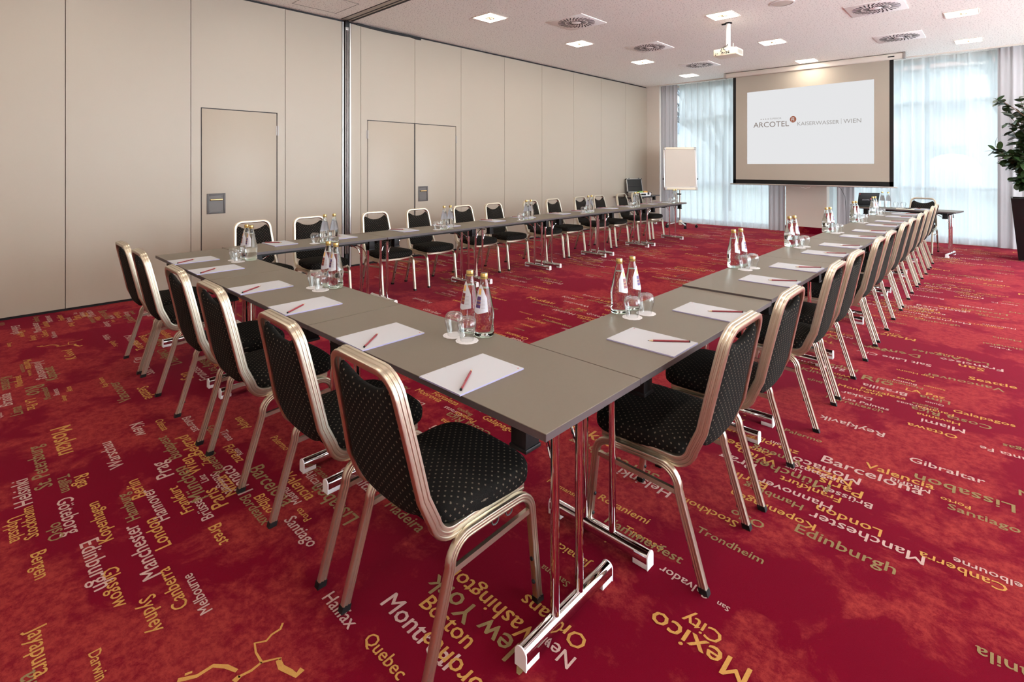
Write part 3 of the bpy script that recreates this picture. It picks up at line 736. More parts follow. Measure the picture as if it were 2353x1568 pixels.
t = thing('ceiling_speaker', 'round white loudspeaker grille in the ceiling at the top edge', 'loudspeaker', (-2.02, 7.12, HC))
MB().lathe([(.145, .002), (.145, -.006), (.125, -.008)], 40, cap0=False, cap1=False).obj('rim', 'vent_white', t)
g = MB(); g.lathe([(.126, -.004), (.06, -.007), (.001, -.008)], 40, cap0=False); g.obj('grille', 'plaster_cream', t)

# projector on its pole
t = thing('projector', 'cream video projector hanging from a short white pole', 'projector', (-2.865, 7.58, HC))
MB().lathe([(.05, 0), (.05, -.012), (.035, -.014)], 20).box(-.09, .05, -.015, .015, -.018, -.004).obj('ceiling_plate', 'black_plastic', t)
MB().lathe([(.030, -.01), (.030, -.36)], 20).obj('pole', 'white_plastic', t)
MB().box(-.08, .08, -.06, .06, -.385, -.36, 0, .004).obj('bracket', 'cream_plastic', t)
bd = MB().box(-.165, .165, -.13, .13, -.485, -.385, 0, .012, None, 3).obj('body', 'cream_plastic', t)
q = MB()
for x in (-.135, -.11, -.05, -.03, -.01): q.box(x, x + .012, -.1312, -.128, -.455, -.445)
for x in (.01, .04): q.box(x, x + .024, -.1312, -.128, -.462, -.448); q.box(x, x + .024, -.1312, -.128, -.440, -.428)
q.box(-.14, -.125, -.1312, -.128, -.475, -.463)
q.obj('sockets', 'black_plastic', bd, angle=0)
q = MB()
for k in range(9): q.box(.163, .1662, -.085 + k * .02, -.075 + k * .02, -.465, -.41)
q.obj('air_grille', 'alu_dull', bd, angle=0)
MB().lathe([(.038, 0), (.038, .03), (.03, .034)], 20, M=Matrix.Translation((-.06, .125, -.43)) @ Matrix.Rotation(-PI / 2, 4, 'X')).obj('lens', 'lcd_dark', t)
c = MB().tube([(-.02, -.135, -.45), (-.045, -.165, -.43), (-.03, -.15, -.38), (.0, -.06, -.34), (.01, -.035, -.31)], .005, 8)
c.tube([(.01, -.135, -.415), (-.01, -.16, -.40), (-.01, -.11, -.36), (.0, -.04, -.33)], .005, 8); c.obj('cable', 'black_plastic', t)
MB().box(.11, .117, -.12, -.113, -.39, -.33).obj('antenna', 'cream_plastic', t, angle=0)

# projection screen
YS = 11.70
t = thing('projection_screen', 'large pull-down projection screen with black border in front of the pillar', 'screen', (-2.88, YS, HC))
MB().box(-1.59, 1.59, -.055, .055, -.115, -.012, 0, .02, None, 3).obj('housing', 'plaster_cream', t)
MB().box(-1.62, -1.58, -.06, .06, -.12, -.003, 0, .004).box(1.58, 1.62, -.06, .06, -.12, -.003, 0, .004).box(-1.59, 1.59, .0, .02, -.012, 0).obj('housing_cap', 'alu_dull', t)
MB().box(1.36, 1.46, -.058, -.054, -.075, -.055, 0, .002).obj('badge', 'black_plastic', t)
L0, L1, ZB, ZT = -1.437, 1.443, -2.44, -.10
f = MB().box(L0 + .062, L1 - .062, -.0015, .0015, ZB + .085, ZT)
f.obj('fabric', 'screen_fabric', t, angle=0)
MB().box(L0, L0 + .063, -.002, .002, ZB, ZT).box(L1 - .063, L1, -.002, .002, ZB, ZT).box(L0, L1, -.002, .002, ZB, ZB + .086).obj('border', 'black_plastic', t, angle=0)
MB().box(L0 - .06, L1 + .06, -.016, .016, ZB - .025, ZB, 0, .006).obj('bottom_bar', 'alu', t)
MB().tube([(-.09, -.01, ZB - .024), (-.07, -.01, ZB - .06), (-.03, -.01, ZB - .06), (0, -.01, ZB - .075), (.03, -.01, ZB - .06), (.07, -.01, ZB - .06), (.09, -.01, ZB - .024)], .003, 6).obj('pull_loop', 'white_plastic', t)
pi_ = MB()
qx0, qx1 = -4.016 + 2.88, -1.734 + 2.88
pi_.add([(qx0, -.003, 1.484 - HC), (qx1, -.003, 1.482 - HC), (qx1, -.003, 3.062 - HC), (qx0, -.003, 3.031 - HC)], [(0, 1, 2, 3)], 0)
MW = lambda x, z, sx=1: Matrix.Translation((x, -.0036, z)) @ Matrix.Rotation(PI / 2, 4, 'X')
zl = 2.262 - HC
add_text(pi_, 'ARCOTEL', MW(qx0 + .13, zl), width=.70, mi=1, res=3)
add_text(pi_, 'KAISERWASSER', MW(qx0 + .985, zl), width=.735, mi=2, res=3)
pi_.box(qx0 + 1.752, qx0 + 1.757, -.0037, -.0033, zl - .01, zl + .10, 2)
add_text(pi_, 'WIEN', MW(qx0 + 1.79, zl + .005), width=.29, mi=2, res=3)
add_text(pi_, 'SUPERIOR', MW(qx0 + .46, zl + .155), width=.225, mi=2, res=2)
for k in range(4):
    cx, cz = qx0 + .285 + k * .047, zl + .172
    st = [(cx + r_ * math.sin(PI * j / 5), cz + r_ * math.cos(PI * j / 5)) for j in range(10) for r_ in [(.016 if j % 2 == 0 else .0065)]]
    pi_.add([(x, -.0036, z) for x, z in st], [tuple(range(10))], 1)
ex, ez = qx0 + .905, zl + .135
pi_.add([(ex + .060 * math.cos(2 * PI * k / 32), -.0036, ez + .066 * math.sin(2 * PI * k / 32)) for k in range(32)], [tuple(range(32))], 3)
for a in ((ex - .026, ex - .018, ez - .046, ez + .03), (ex + .012, ex + .020, ez - .046, ez + .03), (ex - .026, ex + .02, ez + .03, ez + .038), (ex - .038, ex + .02, ez - .004, ez + .004), (ex - .009, ex - .002, ez - .004, ez + .018)):
    pi_.box(a[0], a[1], -.0042, -.0038, a[2], a[3], 0)
o = pi_.obj('projected_image', ['projected_white', 'projected_brown', 'projected_grey', 'projected_red'], t, angle=0)
o['label'] = 'bright projected slide with a hotel logo'

# ------------------------------------------------------------------ tables
TL = 1.376; TD = .50; TH = .72
def make_table():
    t = thing('folding_table', '', 'table')
    hx, hy = TL / 2 - .001, TD / 2
    tb = MB().box(-hx, hx, -hy, hy, TH - .0225, TH, 0, .0012, None, 1)
    tb.m = [0 if (sum(tb.v[i][2] for i in f) / len(f)) > TH - .0006 else 1 for f in tb.f]
    tb.obj('tabletop', ['laminate_taupe', 'edge_taupe'], t, angle=30)
    for sx in (-1, 1):
        x = sx * (hx - .113)
        for y in (-.068, .058):
            MB().tube([(x, y, .050), (x, y, .655)], .0138, 14).obj('leg', 'chrome', t)
        sec = []                                           # rounded-top foot rail
        for k in range(9):
            a = PI * k / 8; sec.append((.021 * math.cos(a), .041 + .020 * math.sin(a)))
        sec += [(-.021, .021), (.021, .021)]
        fb = MB()
        vs = [(x + u, y, w) for y in (-.222, .222) for u, w in sec]; n = len(sec)
        fb.add(vs, [(k, (k + 1) % n, n + (k + 1) % n, n + k) for k in range(n)] + [tuple(range(n)), tuple(range(2 * n - 1, n - 1, -1))])
        fbo = fb.obj('foot_bar', 'chrome', t)
        for sy in (-1, 1):
            c = MB()
            y0, y1 = sorted((sy * .222, sy * .2265)); s2 = [(u * 1.03, .0006 + (w - .0006) * 1.01) for u, w in sec]
            s2[-2:] = [(-.0215, 0.0005), (.0215, 0.0005)]
            vs = [(x + u, y, w) for y in (y0, y1) for u, w in s2]
            c.add(vs, [(k, (k + 1) % n, n + (k + 1) % n, n + k) for k in range(n)] + [tuple(range(n)), tuple(range(2 * n - 1, n - 1, -1))])
            y0, y1 = sorted((sy * .165, sy * .222)); c.box(x - .0205, x + .0205, y0, y1, .0005, .0235, 0, .002)
            c.obj('end_cap', 'white_plastic', fbo)
        MB().box(x - .011, x + .011, -.115, .105, .650, .664, 0, .003).obj('top_bar', 'chrome', t)
        for y in (-.068, .058):
            b = MB(); xi = x - sx * .20
            b.tube([(xi, y * 1.6, .690), (x - sx * .055, y * 1.15, .60), (x - sx * .03, y, .575), (x - sx * .016, y, .535), (x - sx * .004, y, .525)], .0048, 8)
            b.obj('brace', 'chrome', t)
        for y in (-.17, .17):
            k = MB(); xc = x - sx * .032
            k.box(xc - .030, xc + .030, y - .030, y + .030, .610, .6975, 0, .003); k.box(xc - .034, xc + .034, y - .034, y + .034, .602, .615, 0, .003)
            k.obj('corner_block', 'black_plastic', t)
        MB().box(x - sx * .032 - .012, x - sx * .032 + .012, -.14, .14, .668, .6975).obj('end_rail', 'black_plastic', t, angle=0)
    for y in (-.17, .17):
        MB().box(-hx + .18, hx - .18, y - .012, y + .012, .672, .6975).obj('under_rail', 'black_plastic', t, angle=0)
    return t
TB = make_table(); tb_used = [False]
def place_table(x, y, rz, label, group, sx=1.0, sz=1.0):
    if not tb_used[0]:
        tb_used[0] = True; t = TB; t.location = (x, y, 0); t.rotation_euler = (0, 0, rz); t['label'] = label; t['scale_'] = 0; del t['scale_']
        t.scale = (sx, 1, sz)
        if group: t['group'] = group
        return t
    return dup(TB, label, (x, y, 0), rz, group, (sx, 1, sz))
fb = [-.887, -2.281, -3.635, -4.960]
for i, lab in enumerate(['grey folding table at the near corner of the front row', 'grey folding table in the middle of the front row', 'grey folding table at the left end of the front row']):
    a, b = fb[i], fb[i + 1]
    place_table((a + b) / 2, 1.326, 0, lab, 'tables of the front row', (a - b - .002) / TL)
RY = [1.578, 2.960, 4.352, 5.742, 7.128, 8.508, 9.885]
LY_ = [1.580, 2.955, 4.328, 5.700, 7.070, 8.440, 9.800]
far = ['meeting the near corner of the front row', 'second from the near corner', 'third from the near corner', 'third from the window end', 'second from the window end', 'at the window end']
RZ = [1.0, 1.013, 1.013, 1.013, 1.010, 1.010]
for i in range(6):
    a, b = RY[i], RY[i + 1]
    place_table(-1.141, (a + b) / 2, PI / 2, 'grey folding table of the right-hand row, ' + far[i], 'tables of the right-hand row', (b - a - .002) / TL, RZ[i])
farL = ['meeting the left end of the front row', 'second from the front row', 'third from the front row', 'third from the flip chart end', 'second from the flip chart end', 'at the flip chart end']
for i in range(6):
    a, b = LY_[i], LY_[i + 1]
    place_table(-4.760, (a + b) / 2, PI / 2, 'grey folding table of the left-hand row, ' + farL[i], 'tables of the left-hand row', (b - a - .002) / TL)
PT = place_table(0, 0, 0, "presenter's folding table by the right window with the laptop on it", None)
pa = math.radians(-8.5); PT.rotation_euler = (0, 0, pa)
pc = Vector((-1.197, 10.665, 0)) + Vector((-math.sin(pa), math.cos(pa), 0)) * .25
PT.location = pc
place_table(-6.45, 11.285, PI / 2, 'small dark folding table in the far left corner carrying the open case', None, .96)

# ------------------------------------------------------------------ chairs
def rib(w, d):
    """tube section, w across x d deep, with two shallow grooves on the wide faces"""
    g = .0022; h = w / 2; e = d / 2; q = .0045
    s = [(h - q, -e), (h - .001, -e + .0015), (h, -e + q)]
    for c in (-d * .17, d * .17): s += [(h, c - .0035), (h - g, c - .0015), (h - g, c + .0015), (h, c + .0035)]
    s += [(h, e - q), (h - .001, e - .0015), (h - q, e)]
    s += [(-x, y) for x, y in reversed(s)]
    return s
def make_chair():
    t = thing('banquet_chair', '', 'chair')
    XS = .2125
    J = .24                                               # where front and rear half of a side frame meet
    rear = [(0.004, .012), (.094, .312)] + [(.166 + .072 * math.cos(a), .314 + .072 * math.sin(a)) for a in [PI * (.97 - .47 * k / 7) for k in range(8)]] + [(J, .3865)]
    front = [(J, .3865), (.352, .3845)] + [(.366 + .066 * math.cos(a), .318 + .066 * math.sin(a)) for a in [PI * (.5 - .46 * k / 7) for k in range(8)]] + [(.4665, .012)]
    for sx in (-1, 1):
        for nm, pts in (('rear', rear), ('front', front)):
            P = [(sx * XS, y, z) for y, z in pts]
            lg = MB().sweep(P, rib(.0225, .0270), (1, 0, 0)).obj('leg', 'champagne_metal', t, angle=35)
            fy, fz = (pts[0] if nm == 'rear' else pts[-1])
            fx = sx * XS
            sl = .28 if nm == 'rear' else -.11
            c = MB(); c.prism([(fx - .0125, -.015), (fx + .0125, -.015), (fx + .0125, .015), (fx - .0125, .015)], 0, .019)
            c.v = [(x, y + fy + sl * (z - .012), z + .0004) for x, y, z in c.v]
            c.obj('foot_cap', 'black_plastic', lg, angle=0)
            bp = MB()
            for z in (.075, .155):
                if nm == 'rear': y = .004 + (z - .012) * .3; d = 1
                else: y = .4665 - (z - .012) * .112; d = -1
                bp.lathe([(.007, 0), (.007, .004), (.003, .007)], 10, M=Matrix.Translation((fx, y + d * .0125, z)) @ Matrix.Rotation(-d * PI / 2, 4, 'X'))
            bp.obj('bumper', 'black_plastic', lg)
        y0, y1 = .086, .436
        b = MB(); b.sweep([(sx * XS, y0, .302), (sx * XS, y1, .322)], [(-.0065, -.0085), (.0065, -.0085), (.0065, .0085), (-.0065, .0085)], (1, 0, 0))
        b.obj('stretcher', 'champagne_metal', t, angle=30)
    # back frame: seat rail - up - over the top - down - seat rail
    def bk(z): return .0365 - .208 * (z - .45) - .05 * max(0, z - .6) ** 2
    def hw(z): return .196 - .030 * max(0, min(1, (z - .45) / .38))
    side = [(.19, .412, .404), (.192, .30, .404), (.194, .17, .402)]
    cb = Vector((.118, .470))
    for k in range(8):
        a = -PI / 2 - (PI / 2 - .21) * k / 7
        side.append((.1955, cb.x + .068 * math.cos(a), cb.y + .068 * math.sin(a)))
    for k in range(1, 7):
        z = .47 + k * .058; side.append((hw(z), bk(z), z))
    zt = .884; r = .066; xe = hw(.82)
    top = []
    for k in range(1, 8):
        a = (PI / 2) * k / 7; z = zt - r + r * math.sin(a); top.append((xe - r + r * math.cos(a), bk(z), z))
    half = side + top
    path = half + [(-x, y, z) for x, y, z in reversed(half)]
    MB().sweep(path, rib(.0220, .0385), (1, 0, 0)).obj('back_frame', 'champagne_metal', t, angle=35)
    fr = [(-.19 + .38 * k / 12, .398 + .052 * math.sin(PI * k / 12) ** .6, .391) for k in range(13)]
    MB().sweep(fr, [(-.009, -.012), (.009, -.012), (.009, .012), (-.009, .012)], (0, 0, 1)).obj('front_rail', 'champagne_metal', t, angle=50)
    hk = MB()
    for x, y in ((XS, .33), (XS, .27)):
        hk.tube([(x, y - .014, .374)] + [(x, y + .014 * math.cos(a), .362 + .012 * math.sin(a)) for a in [PI + PI * k / 6 for k in range(7)]] + [(x, y + .014, .374)], .0025, 6)
    hk.obj('coupling_hook', 'steel_grey', t)
    # backrest pad
    nu, nv = 22, 18; vs = []; fs = []; uvs = []; W_ = []
    for sgn in (1, -1):
        for j in range(nv + 1):
            for i in range(nu + 1):
                u = -1 + 2 * i / nu; v = j / nv
                u = math.copysign(abs(u) ** .8, u); v = .5 + .5 * math.copysign(abs(2 * v - 1) ** .8, 2 * v - 1)
                zb = .437 + .052 * abs(u) ** 3; ztp = .848 - .044 * (1 - min(1, abs(u) / .82) ** 2.2) - .045 * max(0, (abs(u) - .80) / .2) ** 2
                z = zb + (ztp - zb) * v
                x = u * (hw(z) - .010)
                th = .003 + .018 * ((1 - abs(u) ** 7) * (1 - abs(2 * v - 1) ** 7)) ** .6
                bulge = .006 * (1 - u * u) if sgn > 0 else .004 * (1 - u * u)
                vs.append((x, bk(z) + .001 + sgn * (th + bulge), z)); W_.append((x, z))
    N = (nu + 1) * (nv + 1)
    for s_ in (0, 1):
        for j in range(nv):
            for i in range(nu):
                a = s_ * N + j * (nu + 1) + i; q = (a, a + 1, a + nu + 2, a + nu + 1); fs.append(q)
    ring = [i for i in range(nu + 1)] + [j * (nu + 1) + nu for j in range(1, nv + 1)] + [nv * (nu + 1) + i for i in range(nu - 1, -1, -1)] + [j * (nu + 1) for j in range(nv - 1, 0, -1)]
    for k in range(len(ring)):
        a, b = ring[k], ring[(k + 1) % len(ring)]; fs.append((a, b, b + N, a + N))
    MB().add(vs, fs, 0, [[W_[i] for i in f] for f in fs]).obj('backrest', 'fabric_black', t, angle=70)
    # seat cushion
    n = 56
    def outl(k, inset):
        a = 2 * PI * k / n; c, s_ = math.cos(a), math.sin(a); e = 2 / 5.0
        x = math.copysign(abs(c) ** e, c); y = math.copysign(abs(s_) ** e, s_)
        yy = .266 + y * (.196 - inset); xx = x * (.208 + .012 * y - inset) 
        if y > .9: yy += .008 * (1 - x * x)
        return xx, yy
    rings = [(.03, .409), (.006, .409), (.000, .416), (-.002, .432), (-.002, .450), (.003, .463), (.013, .4715), (.032, .4765), (.07, .4800), (.12, .4825), (.17, .4835)]
    vs = []; per = []
    for ins, z in rings:
        acc = 0; last = None
        for k in range(n):
            p = outl(k, ins); zz = z + (.0025 * math.cos(p[0] * 9) if z > .47 else 0)
            vs.append((p[0], p[1], zz))
            if last: acc += math.hypot(p[0] - last[0], p[1] - last[1])
            per.append(acc); last = p
    fs = []; uv = []
    for i in range(len(rings) - 1):
        for k in range(n):
            l = (k + 1) % n; f = (i * n + k, i * n + l, (i + 1) * n + l, (i + 1) * n + k); fs.append(f)
            if i >= 5: uv.append([(vs[j][0], vs[j][1]) for j in f])
            else: uv.append([(per[3 * n + j % n] if not (l == 0 and j % n == 0) else per[3 * n + n - 1] + .02, vs[j][2]) for j in f])
    f = tuple((len(rings) - 1) * n + k for k in range(n)); fs.append(f); uv.append([(vs[j][0], vs[j][1]) for j in f])
    f = tuple(range(n - 1, -1, -1)); fs.append(f); uv.append([(vs[j][0], vs[j][1]) for j in f])
    MB().add(vs, fs, 0, uv).obj('seat', 'fabric_black', t, angle=60)
    return t
CH = make_chair(); ch_used = [False]
def place_chair(x, y, rz, label, group):
    rz += math.radians(rng.uniform(-1.3, 1.3))
    if not ch_used[0]:
        ch_used[0] = True; CH.location = (x, y, 0); CH.rotation_euler = (0, 0, rz); CH['label'] = label
        if group: CH['group'] = group
        return CH
    return dup(CH, label, (x, y, 0), rz, group)
fx = [-1.337, -1.911, -2.660, -3.231, -4.052, -4.560]
fn = ['nearest the camera, seen from behind', 'second from the near corner', 'third from the near corner', 'fourth from the near corner', 'second from the left end', 'at the left end, nearest the panels']
for i, x in enumerate(fx):
    place_chair(x, .848, 0, 'black dotted chair of the front row, ' + fn[i], 'chairs of the front row')
ry = [1.930, 2.515, 3.390, 3.930, 4.795, 5.346, 6.200, 6.787, 7.580, 8.180, 9.000, 9.580]
for i, y in enumerate(ry):
    w = ['nearest the camera', 'second from the near corner', 'third from the near corner', 'fourth from the near corner', 'fifth from the near corner', 'sixth from the near corner',
         'sixth from the window end', 'fifth from the window end', 'fourth from the window end', 'third from the window end', 'second from the window end', 'last one, at the window end'][i]
    place_chair(-.730, y, PI / 2, 'black dotted chair of the right-hand row, ' + w, 'chairs of the right-hand row')
ly = [2.002, 2.586, 3.395, 4.015, 4.780, 5.380, 6.205, 6.772, 7.540, 8.130, 8.920, 9.490]
for i, y in enumerate(ly):
    w = ['in front of the single door', 'between single door and aluminium post', 'in front of the left leaf of the double door', 'below the handle plate of the double door',
         'just right of the double door', 'sixth from the front row', 'sixth from the flip chart end', 'fifth from the flip chart end',
         'fourth from the flip chart end', 'third from the flip chart end', 'second from the flip chart end', 'last one, in front of the open case'][i]
    place_chair(-5.402, y, -PI / 2, 'black dotted chair along the panels, ' + w, 'chairs of the left-hand row')
place_chair(-.985, 11.27, PI + math.radians(-6), "single black dotted banquet chair behind the presenter's table by the right window", None)

# ------------------------------------------------------------------ bottles, glasses, coasters
BP = [(.0, .004), (.032, .0015), (.0385, .003), (.0418, .010), (.0418, .022), (.0404, .038), (.0396, .052), (.0408, .068), (.0424, .086), (.0424, .102), (.0412, .113), (.0376, .132), (.0330, .155),
      (.0278, .181), (.0230, .204), (.0188, .224), (.0156, .238), (.0138, .246), (.0142, .250), (.0142, .256)]
def rad(z):
    for (r0, z0), (r1, z1) in zip(BP[1:], BP[2:]):
        if z0 <= z <= z1: return r0 + (r1 - r0) * (z - z0) / (z1 - z0)
    return .015
def make_bottle(kind):
    t = thing('water_bottle', '', 'bottle')
    b = MB(); n = 32
    b.lathe(BP[1:], n, 0, cap0=True, cap1=False)
    inn = [(.0118, .256), (.0118, .246), (.0165, .224), (.0205, .206), (.0207, .2045)]    # air above the water
    o = len(b.v); b.lathe(inn, n, 0, cap0=False, cap1=True)
    m0 = (len(BP) - 2) * n
    b.add([], []) ; 
    for k in range(n):
        l = (k + 1) % n; b.f.append((m0 + k, m0 + l, o + l, o + k)); b.m.append(0); b.uv.append(None)
    b.m = [1 if max(b.v[i][2] for i in f) < .0105 else 0 for f in b.f]
    b.obj('glass_body', ['bottle_glass', 'bottle_foot'], t, angle=60)
    c = MB(); c.lathe([(.0150, .2425), (.0157, .244), (.0157, .262), (.0146, .2665), (.0, .267)], 24, 0, cap0=False, cap1=False)
    c.lathe([(.0161, .250), (.0161, .252)], 24, 1, cap0=False, cap1=False); c.lathe([(.0132, .2672), (.0, .2674)], 20, 1, cap0=False, cap1=False)
    c.obj('cap', ['cap_gold', 'cap_brown'], t, angle=30)
    l = MB(); nu, nz = 14, 12; half = math.radians(62)
    vs = []
    for j in range(nz + 1):
        for i in range(nu + 1):
            u = -1 + 2 * i / nu
            zt = .222 - .055 * abs(u) ** 1.6; zb = .112 - .010 * (1 - abs(u))
            z = zb + (zt - zb) * j / nz; a = -PI / 2 + half * u * (1.0); r = rad(z) + .0005
            vs.append((r * math.cos(a), r * math.sin(a), z))
    fs = [(j * (nu + 1) + i, j * (nu + 1) + i + 1, (j + 1) * (nu + 1) + i + 1, (j + 1) * (nu + 1) + i) for j in range(nz) for i in range(nu)]
    lo = l.add(vs, fs).obj('label', 'label_silver', t)
    def patch(mb, a0, a1, z0, z1, mi, off):
        nn = 8; vs = []
        for j in range(5):
            z = z0 + (z1 - z0) * j / 4
            for i in range(nn + 1):
                a = -PI / 2 + a0 + (a1 - a0) * i / nn; r = rad(z) + off; vs.append((r * math.cos(a), r * math.sin(a), z))
        mb.add(vs, [(j * (nn + 1) + i, j * (nn + 1) + i + 1, (j + 1) * (nn + 1) + i + 1, (j + 1) * (nn + 1) + i) for j in range(4) for i in range(nn)], mi)
    pm = MB(); patch(pm, -.40, .26, .126, .172, 0, .0009)
    patch(pm, -.30, .22, .180, .204, 1, .0009)
    for txt, z in (('KAISER', .152), ('WASSER', .139)):
        v, f, w = text_mesh(txt, 1); k = .0245 / w; q = []
        for x, y in v:
            zz = z + y * k; r = rad(zz) + .0013; a = -PI / 2 + (-.0146 + x * k) / .036; q.append((r * math.cos(a), r * math.sin(a), zz))
        pm.add(q, f, 1)
    for k in range(7): patch(pm, .36, .80, .126 + k * .0055, .1275 + k * .0055, 2, .0009)
    pm.obj('label_print', ['label_purple' if kind == 'p' else 'label_bordeaux', 'print_gold', 'ink_grey'], lo, angle=60)
    return t
def make_glass():
    t = thing('drinking_glass', '', 'glass')
    pr = [(.0265, .0015), (.0270, .0015), (.0302, .020), (.0352, .040), (.0396, .058), (.0406, .067), (.0395, .077), (.0352, .088), (.0290, .0948), (.0240, .0968), (.0, .0972)]
    pi2 = [(.0, .0895), (.0225, .0890), (.0305, .0845), (.0368, .0765), (.0387, .067), (.0378, .058), (.0335, .040), (.0285, .020), (.0253, .0015), (.0265, .0015)]
    b = MB(); b.lathe(pr, 32, 0, cap0=False, cap1=False); b.lathe(pi2, 32, 0, cap0=False, cap1=False)
    b.obj('tumbler', 'thin_glass', t, angle=60)
    return t
def make_coaster():
    P = []
    for k in range(72):
        a = 2 * PI * k / 72; r = .0455 + .0016 * abs(math.sin(6 * a)); P.append((r * math.cos(a), r * math.sin(a)))
    c = MB().prism(P, 0, .0014)
    c.add([(r * math.cos(2 * PI * k / 40), r * math.sin(2 * PI * k / 40), .00155) for r in (.0390, .0396) for k in range(40)], [(k, (k + 1) % 40, 40 + (k + 1) % 40, 40 + k) for k in range(40)], 1)
    add_text(c, 'ARCOTEL', Matrix.Translation((-.016, .031, .0016)), width=.032, mi=1, res=1)
    o = c.obj('paper_coaster', ['coaster_white', 'ink_grey'], angle=0); tag(o, '', 'coaster')
    return o
BR, BPp, GLS, COA = make_bottle('r'), make_bottle('p'), make_glass(), make_coaster()
used = {}
def put(root, label, loc, rz, group):
    if id(root) not in used:
        used[id(root)] = 1; root.location = loc; root.rotation_euler = (0, 0, rz); root['label'] = label
        if group: root['group'] = group
        return root
    return dup(root, label, loc, rz, group)
def pair(where, row, spots, z, face, n1, n2, lab=True):
    """two bottles, two upturned tumblers on coasters; spots = bottle a, bottle b, glass a, glass b"""
    (b1, b2, g1, g2) = spots
    kinds = ((BR, 'dark red'), (BPp, 'purple')) if lab else ((BR, None), (BPp, None))
    for (src, colr), p, nn in zip(kinds, (b1, b2), (n1, n2)):
        l = ('water bottle with %s label %s, %s' % (colr, row, where)) if colr else ('water bottle %s, %s of the pair %s' % (row, nn, where))
        put(src, l, (*p, z), face + rng.uniform(-.12, .12), 'water bottles ' + row)
    for p, nn in zip((g1, g2), (n1, n2)):
        put(GLS, 'upturned tumbler %s, %s of the pair %s' % (row, nn, where), (*p, z + .0014), 0, 'upturned tumblers ' + row)
        put(COA, 'coaster %s, under the %s tumbler %s' % (row, nn, where), (*p, z + .0004), face, 'paper coasters ' + row)
for i, (bx, w) in enumerate([(-1.672, 'by the near corner'), (-2.940, 'at its middle'), (-4.245, 'at its left end')]):
    pair(w, 'on the front row', [(bx - .012, 1.520), (bx + .076, 1.522), (bx - .020, 1.437), (bx + .070, 1.430)], TH, 0, 'left', 'right')
ryb = [2.262, 3.755, 5.070, 6.400, 7.790, 9.155]
wr = ['nearest the near corner', 'second from the near corner', 'third from the near corner', 'third from the window end', 'second from the window end', 'at the window end']
for i, y in enumerate(ryb):
    z = TH * (1.0 if i == 0 else RZ[1 if i < 4 else 4]) 
    pair(wr[i], 'on the right-hand row', [(-1.366, y - .045), (-1.352, y + .055), (-1.278, y - .072), (-1.262, y + .030)], z, PI / 2, 'nearer', 'farther')
lyb = [2.335, 3.765, 5.165, 6.590, 7.985, 9.435]
wl = ['in front of the single door', 'in front of the double door', 'third from the front row', 'third from the flip chart end', 'second from the flip chart end', 'at the flip chart end']
for i, y in enumerate(lyb):
    pair(wl[i], 'on the left-hand row', [(-4.605, y), (-4.612, y + .098), (-4.640, y - .078), (-4.665, y + .045)], TH, -PI / 2, 'left', 'right', False)
def onP(u, v): return pc + Vector((math.cos(pa), math.sin(pa), 0)) * u + Vector((-math.sin(pa), math.cos(pa), 0)) * v
e1, e2, e3, e4 = onP(-.40, .17), onP(-.31, .165), onP(-.20, .165), onP(-.14, .06)
pair('beside the laptop', "on the presenter's table", [e1[:2], e2[:2], e3[:2], (e3.x + .1, e3.y + .03)], TH, PI, 'left', 'right', False)

# ------------------------------------------------------------------ notepads and pencils
def make_pad():
    t = thing('notepad', '', 'notepad')
    b = MB().box(-.105, .105, -.1485, .1485, 0, .005, 0)
    b.m = [1 if abs(sum(b.v[i][2] for i in f) / 4 - .0025) < .001 else 0 for f in b.f]
    o = b.obj('sheets', ['paper_white', 'paper_edge'], t, angle=0)
    p = MB(); z = .0052
    for y in (-.12, -.04, .04, .12): p.add([(-.098 + .0028 * math.cos(2 * PI * k / 10), y + .0028 * math.sin(2 * PI * k / 10), z) for k in range(10)], [tuple(range(10))], 0)
    add_text(p, 'ARCOTEL', Matrix.Translation((.055, .131, z)), width=.034, mi=0, res=1)
    p.add([(.092 + .003 * math.cos(2 * PI * k / 10), .1335 + .003 * math.sin(2 * PI * k / 10), z) for k in range(10)], [tuple(range(10))], 1)
    add_text(p, 'www.arcotelhotels.com', Matrix.Translation((-.09, -.138, z)), width=.03, mi=0, res=1)
    p.obj('printing', ['ink_grey', 'ink_red'], o, angle=0)
    return t
def make_pencil():
    t = thing('pencil', '', 'pencil')
    R_ = .0041; M = Matrix.Translation((0, 0, R_ * .87)) @ Matrix.Rotation(PI / 2, 4, 'Y')
    q = MB(); q.lathe([(R_, -.078), (R_, .066)], 6, M=M @ Matrix.Rotation(PI / 6, 4, 'Z'))
    b = q.obj('barrel', 'pencil_red', t, angle=20)
    q = MB(); v0 = Matrix.Translation((-.068, -.0012, R_ * .87 * 2 + .0002))
    add_text(q, 'www.arcotelhotels.com', v0, width=.042, mi=0, res=1); q.obj('lettering', 'pencil_white', b, angle=0)
    q = MB(); q.lathe([(R_, .066), (.0014, .082)], 12, 0, M=M); q.lathe([(.0014, .082), (.0002, .088)], 8, 1, M=M); q.obj('tip', ['pencil_wood', 'black_plastic'], t)
    MB().lathe([(R_ * 1.02, -.082), (R_ * 1.02, -.0778)], 10, M=M).obj('end_cap', 'black_plastic', t)
    return t
PAD, PEN = make_pad(), make_pencil()
